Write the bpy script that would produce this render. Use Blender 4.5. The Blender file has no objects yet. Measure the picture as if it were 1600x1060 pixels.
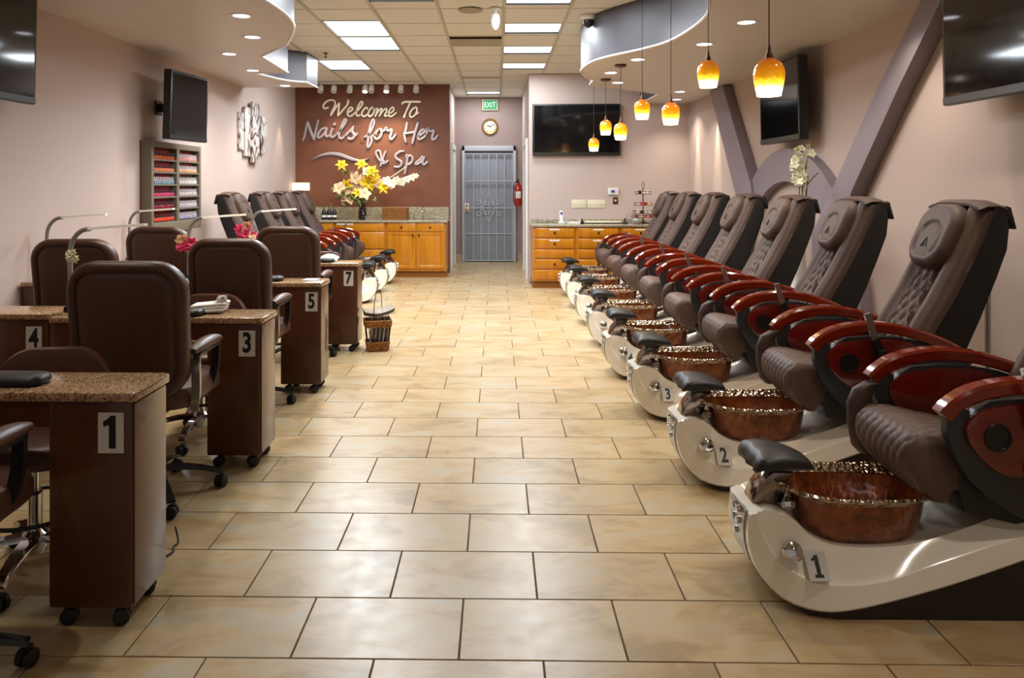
import bpy, bmesh, math, random
from mathutils import Vector, Matrix
random.seed(11)
PI = math.pi
SC = bpy.context.scene
COL = SC.collection
# ------------------------------------------------------------------ camera
F = 1165.0; YAW = 0.016; HC = 1.42
cd = bpy.data.cameras.new('camera'); cam = bpy.data.objects.new('camera', cd); COL.objects.link(cam)
cd.sensor_width = 36; cd.lens = 36 * F / 1600
cd.shift_x = (800 - (776 - F * YAW)) / 1600; cd.shift_y = (290 - 530) / 1600
cd.clip_start = 0.05
cam.location = (0, 0, HC); cam.rotation_euler = (PI / 2, 0, YAW)
SC.camera = cam
# ------------------------------------------------------------------ world, view
w = bpy.data.worlds.new('world'); SC.world = w; w.use_nodes = True
w.node_tree.nodes['Background'].inputs[0].default_value = (1.0, 0.90, 0.80, 1)
w.node_tree.nodes['Background'].inputs[1].default_value = 0.26
SC.view_settings.view_transform = 'Standard'; SC.view_settings.look = 'None'
SC.view_settings.exposure = 0.0; SC.view_settings.gamma = 1.0; SC.view_settings.use_curve_mapping = False
TROFFER_W = 28.0      # watts of a ceiling troffer
CAN_W = 17.0          # watts of a recessed downlight
PEND_W = 2.5
HZ = 3.06             # ceiling height
XL, XR = -3.28, 2.80  # side walls
ZSL, ZSR = 2.69, 2.62 # undersides of the soffits
def W(px, py=None, d=1.0):   # photo pixel at distance d -> world x (and z)
    x = (px - 776) * d / F
    return x if py is None else (x, HC - (py - 290) * d / F)
# ------------------------------------------------------------------ helpers
def srgb(c):
    if isinstance(c, str):
        c = [int(c[i:i+2], 16) / 255 for i in (0, 2, 4)]
    return tuple((x / 12.92 if x <= 0.04045 else ((x + 0.055) / 1.055) ** 2.4) for x in c) + (1,)
class MB:
    def __init__(s): s.v = []; s.f = []; s.m = []
    def add(s, vs, fs, m=0, T=None):
        o = len(s.v)
        for p in vs:
            p = Vector(p)
            s.v.append(T @ p if T else p)
        for f in fs: s.f.append([i + o for i in f]); s.m.append(m)
        return s
    def box(s, x0, x1, y0, y1, z0, z1, m=0, b=0, T=None, seg=2):
        vs = [(x, y, z) for z in (z0, z1) for y in (y0, y1) for x in (x0, x1)]
        fs = [(0, 2, 3, 1), (4, 5, 7, 6), (0, 1, 5, 4), (2, 6, 7, 3), (0, 4, 6, 2), (1, 3, 7, 5)]
        if b: vs, fs = bevel(vs, fs, b, seg)
        return s.add(vs, fs, m, T)
    def prism(s, poly, fn, a, b, m=0, bev=0, T=None, mside=None, seg=2):
        n = len(poly)
        vs = [fn(p, q, a) for p, q in poly] + [fn(p, q, b) for p, q in poly]
        caps = [list(range(n))[::-1], [n + i for i in range(n)]]
        sides = [(i, (i + 1) % n, n + (i + 1) % n, n + i) for i in range(n)]
        if bev:
            vs, fs = bevel(vs, caps + sides, bev, seg); return s.add(vs, fs, m, T)
        s.add(vs, caps, m, T)
        o = len(s.v) - 2 * n
        for f in sides: s.f.append([i + o for i in f]); s.m.append(m if mside is None else mside)
        return s
    def tube(s, pts, r, n=8, m=0, T=None, cap=True, flat=None):
        pts = [Vector(p) for p in pts]; k = len(pts)
        rs = r if isinstance(r, (list, tuple)) else [r] * k
        vs = []; fs = []; ref = None
        for i, p in enumerate(pts):
            t = (pts[min(i + 1, k - 1)] - pts[max(i - 1, 0)]).normalized()
            if ref is None:
                ref = Vector((0, 0, 1)) if abs(t.z) < 0.9 else Vector((1, 0, 0))
            u = (ref - t * ref.dot(t)).normalized(); ref = u
            v = t.cross(u)
            for j in range(n):
                a = 2 * PI * j / n
                fl = flat or 1
                vs.append(p + (u * math.cos(a) + v * math.sin(a) * fl) * rs[i])
        for i in range(k - 1):
            for j in range(n):
                fs.append((i * n + j, i * n + (j + 1) % n, (i + 1) * n + (j + 1) % n, (i + 1) * n + j))
        if cap: fs += [list(range(n))[::-1], [(k - 1) * n + j for j in range(n)]]
        return s.add(vs, fs, m, T)
    def lathe(s, prof, n=24, m=0, c=(0, 0, 0), T=None, cap=True):
        vs = []; fs = []; k = len(prof); c = Vector(c)
        for r, z in prof:
            for j in range(n):
                a = 2 * PI * j / n
                vs.append(c + Vector((r * math.cos(a), r * math.sin(a), z)))
        for i in range(k - 1):
            for j in range(n):
                fs.append((i * n + j, i * n + (j + 1) % n, (i + 1) * n + (j + 1) % n, (i + 1) * n + j))
        if cap: fs += [list(range(n))[::-1], [(k - 1) * n + j for j in range(n)]]
        return s.add(vs, fs, m, T)
    def rings(s, rings, m=0, T=None, cap=True, closed=True):
        n = len(rings[0]); vs = [p for r in rings for p in r]; fs = []
        for i in range(len(rings) - 1):
            for j in range(n if closed else n - 1):
                fs.append((i * n + j, i * n + (j + 1) % n, (i + 1) * n + (j + 1) % n, (i + 1) * n + j))
        if cap: fs += [list(range(n))[::-1], [(len(rings) - 1) * n + j for j in range(n)]]
        return s.add(vs, fs, m, T)
    def plate(s, w, h, r, layers, fn, m=0, n=6, T=None):   # rounded rectangle cushions: layers of (inset, depth)
        return s.rings([[fn(a, b, d) for a, b in rrect(w - 2 * i, h - 2 * i, max(r - i, 0.003), n)] for i, d in layers], m, T)
    def sweep(s, path, sec, side, m=0, T=None, scale=None):
        side = Vector(side); path = [Vector(p) for p in path]; k = len(path); R = []
        for i, p in enumerate(path):
            t = (path[min(i + 1, k - 1)] - path[max(i - 1, 0)]).normalized()
            nn = t.cross(side).normalized(); f = scale[i] if scale else 1
            R.append([p + side * a * f + nn * b * f for a, b in sec])
        return s.rings(R, m, T)
    def xf(s, fn): s.v = [Vector(fn(p)) for p in s.v]; return s
def bevel(vs, fs, wd, seg=2):
    bm = bmesh.new()
    bv = [bm.verts.new(v) for v in vs]
    for f in fs: bm.faces.new([bv[i] for i in f])
    bmesh.ops.recalc_face_normals(bm, faces=bm.faces)
    bm.normal_update()
    ed = [e for e in bm.edges if len(e.link_faces) == 2 and e.calc_face_angle(0) > 0.5]
    bmesh.ops.bevel(bm, geom=ed, offset=wd, segments=seg, profile=0.6, affect='EDGES', clamp_overlap=True)
    bm.verts.index_update()
    out = [v.co.copy() for v in bm.verts], [[v.index for v in f.verts] for f in bm.faces]
    bm.free(); return out
def rrect(w, h, r, n=6):
    r = min(r, w / 2 - 1e-4, h / 2 - 1e-4); out = []
    for cx, cy, a0 in ((w/2 - r, h/2 - r, 0), (-w/2 + r, h/2 - r, PI/2), (-w/2 + r, -h/2 + r, PI), (w/2 - r, -h/2 + r, 1.5*PI)):
        for i in range(n + 1):
            a = a0 + PI / 2 * i / n
            out.append((cx + r * math.cos(a), cy + r * math.sin(a)))
    return out
def smoothline(pts, k=6):
    P = [Vector(p) for p in pts]; out = []
    for i in range(len(P) - 1):
        p0 = P[max(i - 1, 0)]; p1 = P[i]; p2 = P[i + 1]; p3 = P[min(i + 2, len(P) - 1)]
        for j in range(k):
            t = j / k
            out.append(0.5 * ((2 * p1) + (p2 - p0) * t + (2*p0 - 5*p1 + 4*p2 - p3) * t*t + (-p0 + 3*p1 - 3*p2 + p3) * t**3))
    out.append(P[-1]); return out
def build(mb, name, mats, parent=None, loc=None, ang=38, rot=None):
    me = bpy.data.meshes.new(name)
    me.from_pydata([tuple(v) for v in mb.v], [], mb.f)
    if not isinstance(mats, (list, tuple)): mats = [mats]
    for m in mats: me.materials.append(m)
    if len(mats) > 1: me.polygons.foreach_set('material_index', mb.m)
    bm = bmesh.new(); bm.from_mesh(me); bmesh.ops.recalc_face_normals(bm, faces=bm.faces); bm.to_mesh(me); bm.free()
    me.shade_smooth(); me.set_sharp_from_angle(angle=math.radians(ang)); me.update()
    o = bpy.data.objects.new(name, me); COL.objects.link(o)
    if parent is not None: o.parent = parent
    if loc is not None: o.location = loc
    if rot is not None: o.rotation_euler = rot
    return o
def tag(o, label=None, cat=None, group=None, kind=None):
    if label: o['label'] = label
    if cat: o['category'] = cat
    if group: o['group'] = group
    if kind: o['kind'] = kind
    return o
def thing(name, label, cat, loc=(0, 0, 0), rz=0, group=None):
    o = bpy.data.objects.new(name, None); COL.objects.link(o); o.empty_display_size = 0.1
    o.location = loc; o.rotation_euler = (0, 0, rz)
    return tag(o, label, cat, group)
def struct(mb, name, mats, parent=None, **k):
    o = build(mb, name, mats, parent, **k)
    if parent is None: o['kind'] = 'structure'
    return o
KIDS = {}
def kids(o): return [c for c in bpy.data.objects if c.parent == o]
def dup(root, loc, rz=None, label=None, group=None):
    def cp(o, par):
        c = o.copy(); COL.objects.link(c)
        if par is not None:
            c.parent = par
        key = o.name
        if key not in KIDS: KIDS[key] = kids(o)
        for ch in KIDS[key]: cp(ch, c)
        return c
    r = cp(root, None); r.location = loc
    if rz is not None: r.rotation_euler[2] = rz
    if label: r['label'] = label
    if group: r['group'] = group
    return r
def inst(o, parent, loc, rot=None, scale=None):   # copy of a single mesh object, sharing its data
    c = o.copy(); COL.objects.link(c); c.parent = parent; c.location = loc
    if rot is not None: c.rotation_euler = rot
    if scale is not None: c.scale = scale
    return c
def light(kind, name, loc, energy, color, parent=None, **k):
    l = bpy.data.lights.new(name, kind); l.energy = energy; l.color = color
    for a, b in k.items(): setattr(l, a, b)
    o = bpy.data.objects.new(name, l); COL.objects.link(o); o.location = loc
    if parent: o.parent = parent
    return o
# ------------------------------------------------------------------ materials
def mat(name, col, rough=0.5, metal=0.0, coat=0.0, noise=None, bump=None, emit=None, spec=None, world=False, sheen=0):
    m = bpy.data.materials.new(name); m.use_nodes = True
    nt = m.node_tree; b = nt.nodes['Principled BSDF']; L = nt.links.new
    b.inputs['Base Color'].default_value = srgb(col); b.inputs['Roughness'].default_value = rough
    b.inputs['Metallic'].default_value = metal; b.inputs['Coat Weight'].default_value = coat
    b.inputs['Coat Roughness'].default_value = 0.06
    if spec is not None: b.inputs['Specular IOR Level'].default_value = spec
    if emit: b.inputs['Emission Color'].default_value = srgb(emit[0]); b.inputs['Emission Strength'].default_value = emit[1]
    def vec(scale):
        if world: src = nt.nodes.new('ShaderNodeNewGeometry').outputs['Position']
        else: src = nt.nodes.new('ShaderNodeTexCoord').outputs['Object']
        mp = nt.nodes.new('ShaderNodeMapping'); mp.inputs['Scale'].default_value = scale; L(src, mp.inputs[0]); return mp.outputs[0]
    if noise:   # (second colour, scale xyz, detail, lo, hi)
        c2, sc, det, lo, hi = noise
        n = nt.nodes.new('ShaderNodeTexNoise'); L(vec(sc), n.inputs['Vector']); n.inputs['Scale'].default_value = 1; n.inputs['Detail'].default_value = det
        r = nt.nodes.new('ShaderNodeValToRGB'); L(n.outputs[0], r.inputs[0])
        r.color_ramp.elements[0].position = lo; r.color_ramp.elements[1].position = hi
        r.color_ramp.elements[0].color = srgb(col); r.color_ramp.elements[1].color = srgb(c2)
        L(r.outputs[0], b.inputs['Base Color'])
    if bump:    # (scale xyz, strength, distance, type)
        sc, st, dist, ty = bump
        n = nt.nodes.new('ShaderNodeTexVoronoi' if ty == 'V' else 'ShaderNodeTexNoise'); L(vec(sc), n.inputs['Vector']); n.inputs['Scale'].default_value = 1
        bp = nt.nodes.new('ShaderNodeBump'); bp.inputs['Strength'].default_value = st; bp.inputs['Distance'].default_value = dist
        L(n.outputs[0], bp.inputs['Height']); L(bp.outputs[0], b.inputs['Normal'])
    return m
M = {}
M['wall'] = mat('wall_paint', 'b19d93', 0.75, bump=((60, 60, 60), 0.08, 0.004, 'N'), world=True)
M['wall2'] = mat('pale_wall_paint', 'bba8a0', 0.75, bump=((60, 60, 60), 0.08, 0.004, 'N'), world=True)
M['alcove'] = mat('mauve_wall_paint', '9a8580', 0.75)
M['brown'] = mat('brown_wall_paint', '74432a', 0.6, noise=('6a3c25', (2, 2, 2), 4, 0.35, 0.7), bump=((40, 40, 40), 0.1, 0.004, 'N'), world=True)
M['soffit'] = mat('soffit_underside_paint', 'c8bfb8', 0.45)
M['fascia'] = mat('fascia_paint', '4a454d', 0.45, bump=((30, 30, 30), 0.1, 0.004, 'N'), world=True)
M['beam'] = mat('mauve_beam_paint', '82757d', 0.5)
M['bead'] = mat('fascia_bead', 'e6e2e4', 0.3)
M['white'] = mat('white_paint', 'dcd8d4', 0.4)
M['ctile'] = mat('ceiling_tile', 'dedad0', 0.9, noise=('d3cec2', (90, 90, 90), 4, 0.45, 0.75), bump=((120, 120, 120), 0.3, 0.003, 'N'), world=True)
M['cgrid'] = mat('ceiling_grid_metal', 'bdb5a3', 0.6)
M['cstain'] = mat('ceiling_vent_metal', 'a39a7e', 0.6)
M['grout'] = mat('grout', '5d4c38', 0.9)
def tile_mat(name, ca, cb, cc):
    m = bpy.data.materials.new(name); m.use_nodes = True
    nt = m.node_tree; b = nt.nodes['Principled BSDF']; L = nt.links.new
    g = nt.nodes.new('ShaderNodeNewGeometry'); oi = nt.nodes.new('ShaderNodeObjectInfo')
    mp = nt.nodes.new('ShaderNodeMapping'); mp.inputs['Scale'].default_value = (3.2, 6.5, 4)
    ad = nt.nodes.new('ShaderNodeVectorMath'); ad.operation = 'MULTIPLY_ADD'
    L(oi.outputs['Random'], ad.inputs[0]); ad.inputs[1].default_value = (9, 9, 9); L(g.outputs['Position'], ad.inputs[2]); L(ad.outputs[0], mp.inputs[0])
    n = nt.nodes.new('ShaderNodeTexNoise'); L(mp.outputs[0], n.inputs['Vector']); n.inputs['Scale'].default_value = 1; n.inputs['Detail'].default_value = 8; n.inputs['Roughness'].default_value = 0.62; n.inputs['Distortion'].default_value = 0.6
    r = nt.nodes.new('ShaderNodeValToRGB'); L(n.outputs[0], r.inputs[0]); e = r.color_ramp.elements
    e[0].position = 0.34; e[0].color = srgb(ca); e[1].position = 0.66; e[1].color = srgb(cc); q = e.new(0.5); q.color = srgb(cb)
    mx = nt.nodes.new('ShaderNodeHueSaturation'); L(r.outputs[0], mx.inputs['Color'])
    mr = nt.nodes.new('ShaderNodeMapRange'); mr.inputs['To Min'].default_value = 0.93; mr.inputs['To Max'].default_value = 1.05; L(oi.outputs['Random'], mr.inputs[0]); L(mr.outputs[0], mx.inputs['Value'])
    L(mx.outputs[0], b.inputs['Base Color'])
    n2 = nt.nodes.new('ShaderNodeTexNoise'); n2.inputs['Scale'].default_value = 14; L(g.outputs['Position'], n2.inputs['Vector']); n2.inputs['Detail'].default_value = 5
    m2 = nt.nodes.new('ShaderNodeMapRange'); m2.inputs['To Min'].default_value = 0.22; m2.inputs['To Max'].default_value = 0.42; L(n2.outputs[0], m2.inputs[0]); L(m2.outputs[0], b.inputs['Roughness'])
    bp = nt.nodes.new('ShaderNodeBump'); bp.inputs['Strength'].default_value = 0.15; bp.inputs['Distance'].default_value = 0.003; L(n2.outputs[0], bp.inputs['Height']); L(bp.outputs[0], b.inputs['Normal'])
    return m
M['ftile'] = tile_mat('beige_stone_floor_tile', '9c845e', 'b79c72', 'b3a68c')
M['leather'] = mat('dark_brown_leather', '55352a', 0.4, bump=((150, 150, 150), 0.12, 0.001, 'N'))
M['leather2'] = mat('chair_back_vinyl', '472b20', 0.42, bump=((150, 150, 150), 0.1, 0.001, 'N'))
M['spa'] = mat('taupe_spa_leather', '523e35', 0.58, spec=.35, noise=('45342e', (6, 6, 6), 3, 0.35, 0.7), bump=((140, 140, 140), 0.15, 0.001, 'N'))
M['spa2'] = mat('quilted_seat_leather', '5a443b', 0.55, spec=.4, bump=((140, 140, 140), 0.15, 0.001, 'N'))
M['shell'] = mat('black_chair_shell', '1b1a1b', 0.55)
M['armshell'] = mat('charcoal_arm_shell', '26272a', 0.4)
M['pearl'] = mat('pearl_white_gloss', 'f3e9d8', 0.16, coat=0.8)
M['plinth'] = mat('dark_plinth', '241a18', 0.5)
M['redwood'] = mat('glossy_red_wood', '6c160a', 0.18, coat=0.9, noise=('521006', (3, 30, 30), 4, 0.4, 0.75))
M['rail'] = mat('glossy_cherry_rail', '7e2409', 0.15, coat=1.0, noise=('5d1606', (3, 40, 40), 4, 0.4, 0.75))
M['chrome'] = mat('chrome', 'd8d8da', 0.08, 1.0)
M['darkchrome'] = mat('column_chrome', '8d8078', 0.12, 1.0)  # chrome darkened and browned to hold the brown reflection in its colour
M['satin'] = mat('satin_silver', 'a9a7a2', 0.32, 0.9)
M['blackleather'] = mat('black_footrest_leather', '1d1b1a', 0.45, bump=((120, 120, 120), 0.15, 0.001, 'N'))
M['black'] = mat('black_plastic', '161516', 0.35)
M['blackmatt'] = mat('black_rubber', '121112', 0.6)
M['copper'] = mat('hammered_copper_glass', '8e4a20', 0.16, 0.4, coat=0.9, noise=('5c2c10', (22, 22, 22), 3, 0.35, 0.7), bump=((55, 55, 30), 0.5, 0.006, 'V'))
M['crystal'] = mat('faceted_glass_rim', 'd8c4a4', 0.07, 0.9, coat=1, noise=('7a4a26', (45, 45, 45), 2, 0.45, 0.66), bump=((60, 60, 60), 1.0, 0.02, 'V'))
M['mahogany'] = mat('mahogany_laminate', '4b2512', 0.36, coat=0.2, noise=('5a2e15', (14, 14, 1.2), 5, 0.4, 0.8))
M['mahoganyedge'] = mat('mahogany_end_panel', '5c3826', 0.3, coat=0.5)  # base colour lightened for lamp glare on the glossy table ends
def granite(name, a, b_, c, sc):
    m = mat(name, a, 0.16, coat=0.4); nt = m.node_tree; L = nt.links.new; b = nt.nodes['Principled BSDF']
    tc = nt.nodes.new('ShaderNodeNewGeometry')
    v = nt.nodes.new('ShaderNodeTexVoronoi'); v.inputs['Scale'].default_value = sc; L(tc.outputs['Position'], v.inputs['Vector'])
    r = nt.nodes.new('ShaderNodeValToRGB'); L(v.outputs['Color'], r.inputs[0]); e = r.color_ramp.elements
    e[0].position = 0.15; e[0].color = srgb(c); e[1].position = 0.85; e[1].color = srgb(a); q = e.new(0.5); q.color = srgb(b_)
    L(r.outputs[0], b.inputs['Base Color']); return m
M['granite'] = granite('brown_speckled_granite', 'c8a882', 'a3805e', '5c4332', 190)
M['granite2'] = granite('beige_speckled_granite', 'bcb39a', '9b9178', '5f5645', 120)
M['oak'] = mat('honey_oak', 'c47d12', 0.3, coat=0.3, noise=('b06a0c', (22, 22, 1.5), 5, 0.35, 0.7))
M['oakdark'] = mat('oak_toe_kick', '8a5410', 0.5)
M['knob'] = mat('dark_bronze_knob', '3a2010', 0.35, 0.6)
M['paper'] = mat('white_paper', 'e4e0da', 0.7)
M['digit'] = mat('black_digit', '0c0b0b', 0.5)
M['plaque'] = mat('pale_grey_plaque', 'c9c5be', 0.5)
M['screen'] = mat('black_glass_screen', '0b0a0b', 0.07, spec=0.5)
M['tvbody'] = mat('tv_body_plastic', '171516', 0.4)
M['lens'] = mat('lit_troffer_lens', 'ffffff', 0.5, emit=('f2fbff', 3.0))
M['can'] = mat('lit_downlight_lens', 'ffffff', 0.5, emit=('f4f2ff', 6.0))
M['cantrim'] = mat('downlight_trim', 'd9d2c8', 0.4)
M['bronze'] = mat('aged_bronze', '5e4534', 0.4, 0.7)
M['cord'] = mat('dark_cord', '2c2220', 0.5)
def pend_mat():
    m = mat('amber_blown_glass', 'c8640a', 0.12, coat=0.6); nt = m.node_tree; L = nt.links.new; b = nt.nodes['Principled BSDF']
    tc = nt.nodes.new('ShaderNodeTexCoord'); sp = nt.nodes.new('ShaderNodeSeparateXYZ'); L(tc.outputs['Object'], sp.inputs[0])
    n = nt.nodes.new('ShaderNodeTexNoise'); n.inputs['Scale'].default_value = 60; L(tc.outputs['Object'], n.inputs['Vector'])
    a = nt.nodes.new('ShaderNodeMath'); a.operation = 'MULTIPLY_ADD'; L(n.outputs[0], a.inputs[0]); a.inputs[1].default_value = 0.03; L(sp.outputs[2], a.inputs[2])
    mr = nt.nodes.new('ShaderNodeMapRange'); mr.inputs['From Min'].default_value = 0.0; mr.inputs['From Max'].default_value = 0.185; L(a.outputs[0], mr.inputs[0])
    r = nt.nodes.new('ShaderNodeValToRGB'); L(mr.outputs[0], r.inputs[0]); e = r.color_ramp.elements
    e[0].position = 0.2; e[0].color = srgb('fffbe0'); e[1].position = 1.0; e[1].color = srgb('a34a08')
    for p, c in ((0.36, 'ffe23a'), (0.5, 'f5a90a'), (0.7, 'd97f0c')): q = e.new(p); q.color = srgb(c)
    L(r.outputs[0], b.inputs['Base Color']); L(r.outputs[0], b.inputs['Emission Color'])  # bulb glow painted into colour and emission by height
    r2 = nt.nodes.new('ShaderNodeMapRange'); r2.inputs['From Min'].default_value = 0.0; r2.inputs['From Max'].default_value = 0.10
    r2.inputs['To Min'].default_value = 3.2; r2.inputs['To Max'].default_value = 0.62; L(a.outputs[0], r2.inputs[0]); L(r2.outputs[0], b.inputs['Emission Strength'])
    return m
M['amber'] = pend_mat()
M['bulb'] = mat('lit_bulb', 'ffffff', 0.5, emit=('fff2d0', 8))
M['cream'] = mat('cream_letter_face', 'fff3d6', 0.35)  # cream, brightened in the colour for the spotlit top row
M['silver'] = mat('silver_letter_face', 'a89ca0', 0.35, 0.1)
M['green'] = mat('exit_green', '0f7a3c', 0.5, emit=('14a04c', 0.35))
M['greenlit'] = mat('exit_letters', 'bff5cf', 0.5, emit=('9df0b8', 0.8))
M['gold'] = mat('brass', 'a8823e', 0.3, 0.8)
M['clockface'] = mat('clock_face', 'cfc6b4', 0.4)
M['doorgrey'] = mat('grey_door_panel', '8e919a', 0.5)
M['bars'] = mat('white_security_bars', 'b4b6bd', 0.4)
M['red'] = mat('extinguisher_red', 'a3160f', 0.25, coat=0.5)
M['rack'] = mat('grey_brown_rack', '6e6555', 0.5)
M['rackdark'] = mat('rack_back', '6a3034', 0.7)
M['wicker'] = mat('wicker', 'a0662a', 0.6, noise=('5d3412', (60, 60, 60), 3, 0.4, 0.7), bump=((90, 90, 60), 0.8, 0.006, 'V'))
M['lampgrey'] = mat('grey_lamp_arm', '8e8c8a', 0.4)
M['lampwhite'] = mat('white_lamp_head', 'f4efe4', 0.35)
M['pink'] = mat('pink_petal', 'd81b58', 0.5, noise=('f26a93', (40, 40, 40), 2, 0.4, 0.7))
M['yellow'] = mat('yellow_petal', 'e9c20c', 0.5)
M['peach'] = mat('peach_petal', 'ecc79a', 0.5)
M['ivory'] = mat('ivory_petal', 'e8e8c8', 0.5)
M['leaf'] = mat('leaf_green', '4d5f1c', 0.5, noise=('7d8a35', (20, 20, 20), 2, 0.4, 0.7))
M['vase'] = mat('black_glass_vase', '120d10', 0.1, coat=0.8, noise=('b9a9ad', (22, 22, 9), 3, 0.62, 0.68))
M['ply'] = mat('switch_plate', 'd8cfb4', 0.4)
M['candle'] = mat('lit_shade', 'fff0cf', 0.5, emit=('ffe9b8', 1.6))
M['bag'] = mat('white_towel', 'e8e6e0', 0.8, bump=((50, 50, 50), 0.4, 0.004, 'N'))
M['glassgrey'] = mat('smoked_plastic', '8f8a86', 0.2)
M['blue'] = mat('lcd_blue', '2c3f86', 0.3, emit=('2c3f86', 0.3))
M['stem'] = mat('pale_branch', 'e6dfc2', 0.5)
# ------------------------------------------------------------------ room shell
XZ = lambda y: None
def boxstruct(name, m, x0, x1, y0, y1, z0, z1, label=None):
    o = struct(MB().box(x0, x1, y0, y1, z0, z1), name, M[m])
    if label: o['label'] = label
    return o
YB, YR, YA = 12.1, 10.95, 13.9      # brown wall, cream wall, alcove end
AX0, AX1 = -0.776, 0.475            # alcove sides
floor = boxstruct('floor', 'grout', XL - 0.1, XR + 0.1, -1.0, YA + 0.1, -0.05, -0.004, 'beige stone tile floor in running bond with dark grout')
TW, TD = 0.5065, 0.3305
far = MB(); cells = []
tm = build(MB().box(-TW/2 + 0.0025, TW/2 - 0.0025, -TD/2 + 0.0025, TD/2 - 0.0025, -0.02, 0.0, b=0.0015, seg=1), 'tile', M['ftile'], floor)
tm.location = (0, -0.5, 0)
for v in range(-10, 35):
    yc = 2.56 + TD * (v + 0.5)
    off = -0.367 + (0 if v % 2 == 0 else TW / 2) + TW / 2
    for u in range(-8, 9):
        xc = off + TW * u
        lo, hi = (XL, XR) if yc < YR else ((XL, AX1) if yc < YB else (AX0, AX1))
        if xc - TW/2 < lo or xc + TW/2 > hi:
            if xc + TW/2 < lo + 0.03 or xc - TW/2 > hi - 0.03: continue
            far.box(max(xc - TW/2, lo) + 0.0025, min(xc + TW/2, hi) - 0.0025, yc - TD/2 + 0.0025, yc + TD/2 - 0.0025, -0.02, 0.0); continue
        px = 776 + xc * F / max(yc, .1)
        vis = yc > 1.9 and -60 < px < 1660 and (px > 240 or yc < 6) and xc > -2.4 and xc < 2.0
        cells.append((not vis, yc, xc))
cells.sort()
for i, (nv, yc, xc) in enumerate(cells):
    if i < 298 and not nv: inst(tm, floor, (xc, yc, 0))
    else: far.box(xc - TW/2 + 0.0025, xc + TW/2 - 0.0025, yc - TD/2 + 0.0025, yc + TD/2 - 0.0025, -0.02, 0.0)
tag(build(far, 'far_tiles', M['ftile'], floor), kind='stuff')
bpy.data.objects.remove(tm)
boxstruct('wall_left', 'wall2', XL - 0.1, XL, -1.0, YB + 0.1, 0, HZ + 0.05, 'pale pinkish beige side wall')
boxstruct('wall_right', 'wall', XR, XR + 0.1, -1.0, YR + 0.1, 0, HZ + 0.05, 'pinkish beige side wall behind the pedicure chairs')
boxstruct('wall_back', 'brown', XL, AX0, YB, YB + 0.1, 0, HZ, 'chocolate brown feature wall')
boxstruct('wall_back_right', 'wall2', AX1, XR, YR, YR + 0.1, 0, HZ, 'pale pinkish wall with the wide television')
boxstruct('wall_alcove_left', 'wall2', AX0 - 0.1, AX0, YB + 0.1, YA, 0, HZ)
struct(MB().box(AX0 - 0.012, AX0 + 0.012, YB - 0.012, YB + 0.1, 0, HZ), 'trim_1', M['brown'])
boxstruct('wall_alcove_right', 'wall2', AX1, AX1 + 0.1, YR + 0.1, YA, 0, HZ)
boxstruct('wall_alcove_end', 'alcove', AX0 - 0.1, AX1 + 0.1, YA, YA + 0.1, 0, HZ)
# alcove door casings on both sides
for k, (x, s) in enumerate(((AX0, 1), (AX1, -1))):
    mb = MB()
    for y in ((12.55, 12.65), (13.5, 13.6)) if s > 0 else ((11.35, 11.47), (12.5, 12.62)):
        mb.box(min(x, x + s*0.035), max(x, x + s*0.035), y[0], y[1], 0, 2.05 if s > 0 else 2.05)
    y0, y1 = (12.55, 13.6) if s > 0 else (11.35, 12.62)
    mb.box(min(x, x + s*0.035), max(x, x + s*0.035), y0, y1, 2.05, 2.14)
    mb.box(min(x, x + s*0.012), max(x, x + s*0.012), y0 + .1, y1 - .1, 0.01, 2.05)
    struct(mb, 'door_%d' % (k + 2), M['white'])
for nm, a in (('baseboard_end_left', (AX0, -0.62)), ('baseboard_end_right', (0.40, AX1))):
    struct(MB().box(a[0], a[1], YA - 0.015, YA, 0, 0.14), nm, M['ftile'])
# ceiling: slab, grid bars, tiles
ceil = boxstruct('ceiling', 'cgrid', XL - 0.1, XR + 0.1, -1.0, YA + 0.1, HZ + 0.03, HZ + 0.1, 'suspended ceiling of cream acoustic tiles')
GX = [0.07 + 0.61 * k for k in range(-5, 5)]
GY = [7.55 + 0.622 * k for k in range(-9, 11)]
bar = build(MB().box(-0.014, 0.014, -1.0, YA, HZ - 0.006, HZ + 0.012), 'grid_bar', M['cgrid'], ceil)
bar.location = (GX[0], 0, 0)
for x in GX[1:]: inst(bar, ceil, (x, 0, 0))
cb = build(MB().box(XL, XR, -0.008, 0.008, HZ + 0.0005, HZ + 0.012), 'cross_bar', M['ctile'], ceil)
cb.location = (0, GY[0], 0)
for y in GY[1:]:
    inst(cb, ceil, (0, y, 0))
LF = [(0.07, 5.02, 0.5), (0.07, 6.27, 0.5), (0.07, 7.55, 0.5), (0.07, 8.80, 0.5), (0.07, 10.02, 0.5),
      (-1.15, 5.78, 0.85), (-1.76, 7.405, 0.80), (-1.76, 8.215, 0.84), (-2.37, 9.74, 0.86), (-0.54, 13.02, 0.4)]
ct = build(MB().box(-0.292, 0.292, -0.299, 0.299, HZ + 0.004, HZ + 0.02, b=0.004, seg=1), 'ceiling_tile', M['ctile'], ceil)
first = True
stuffc = MB()
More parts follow.
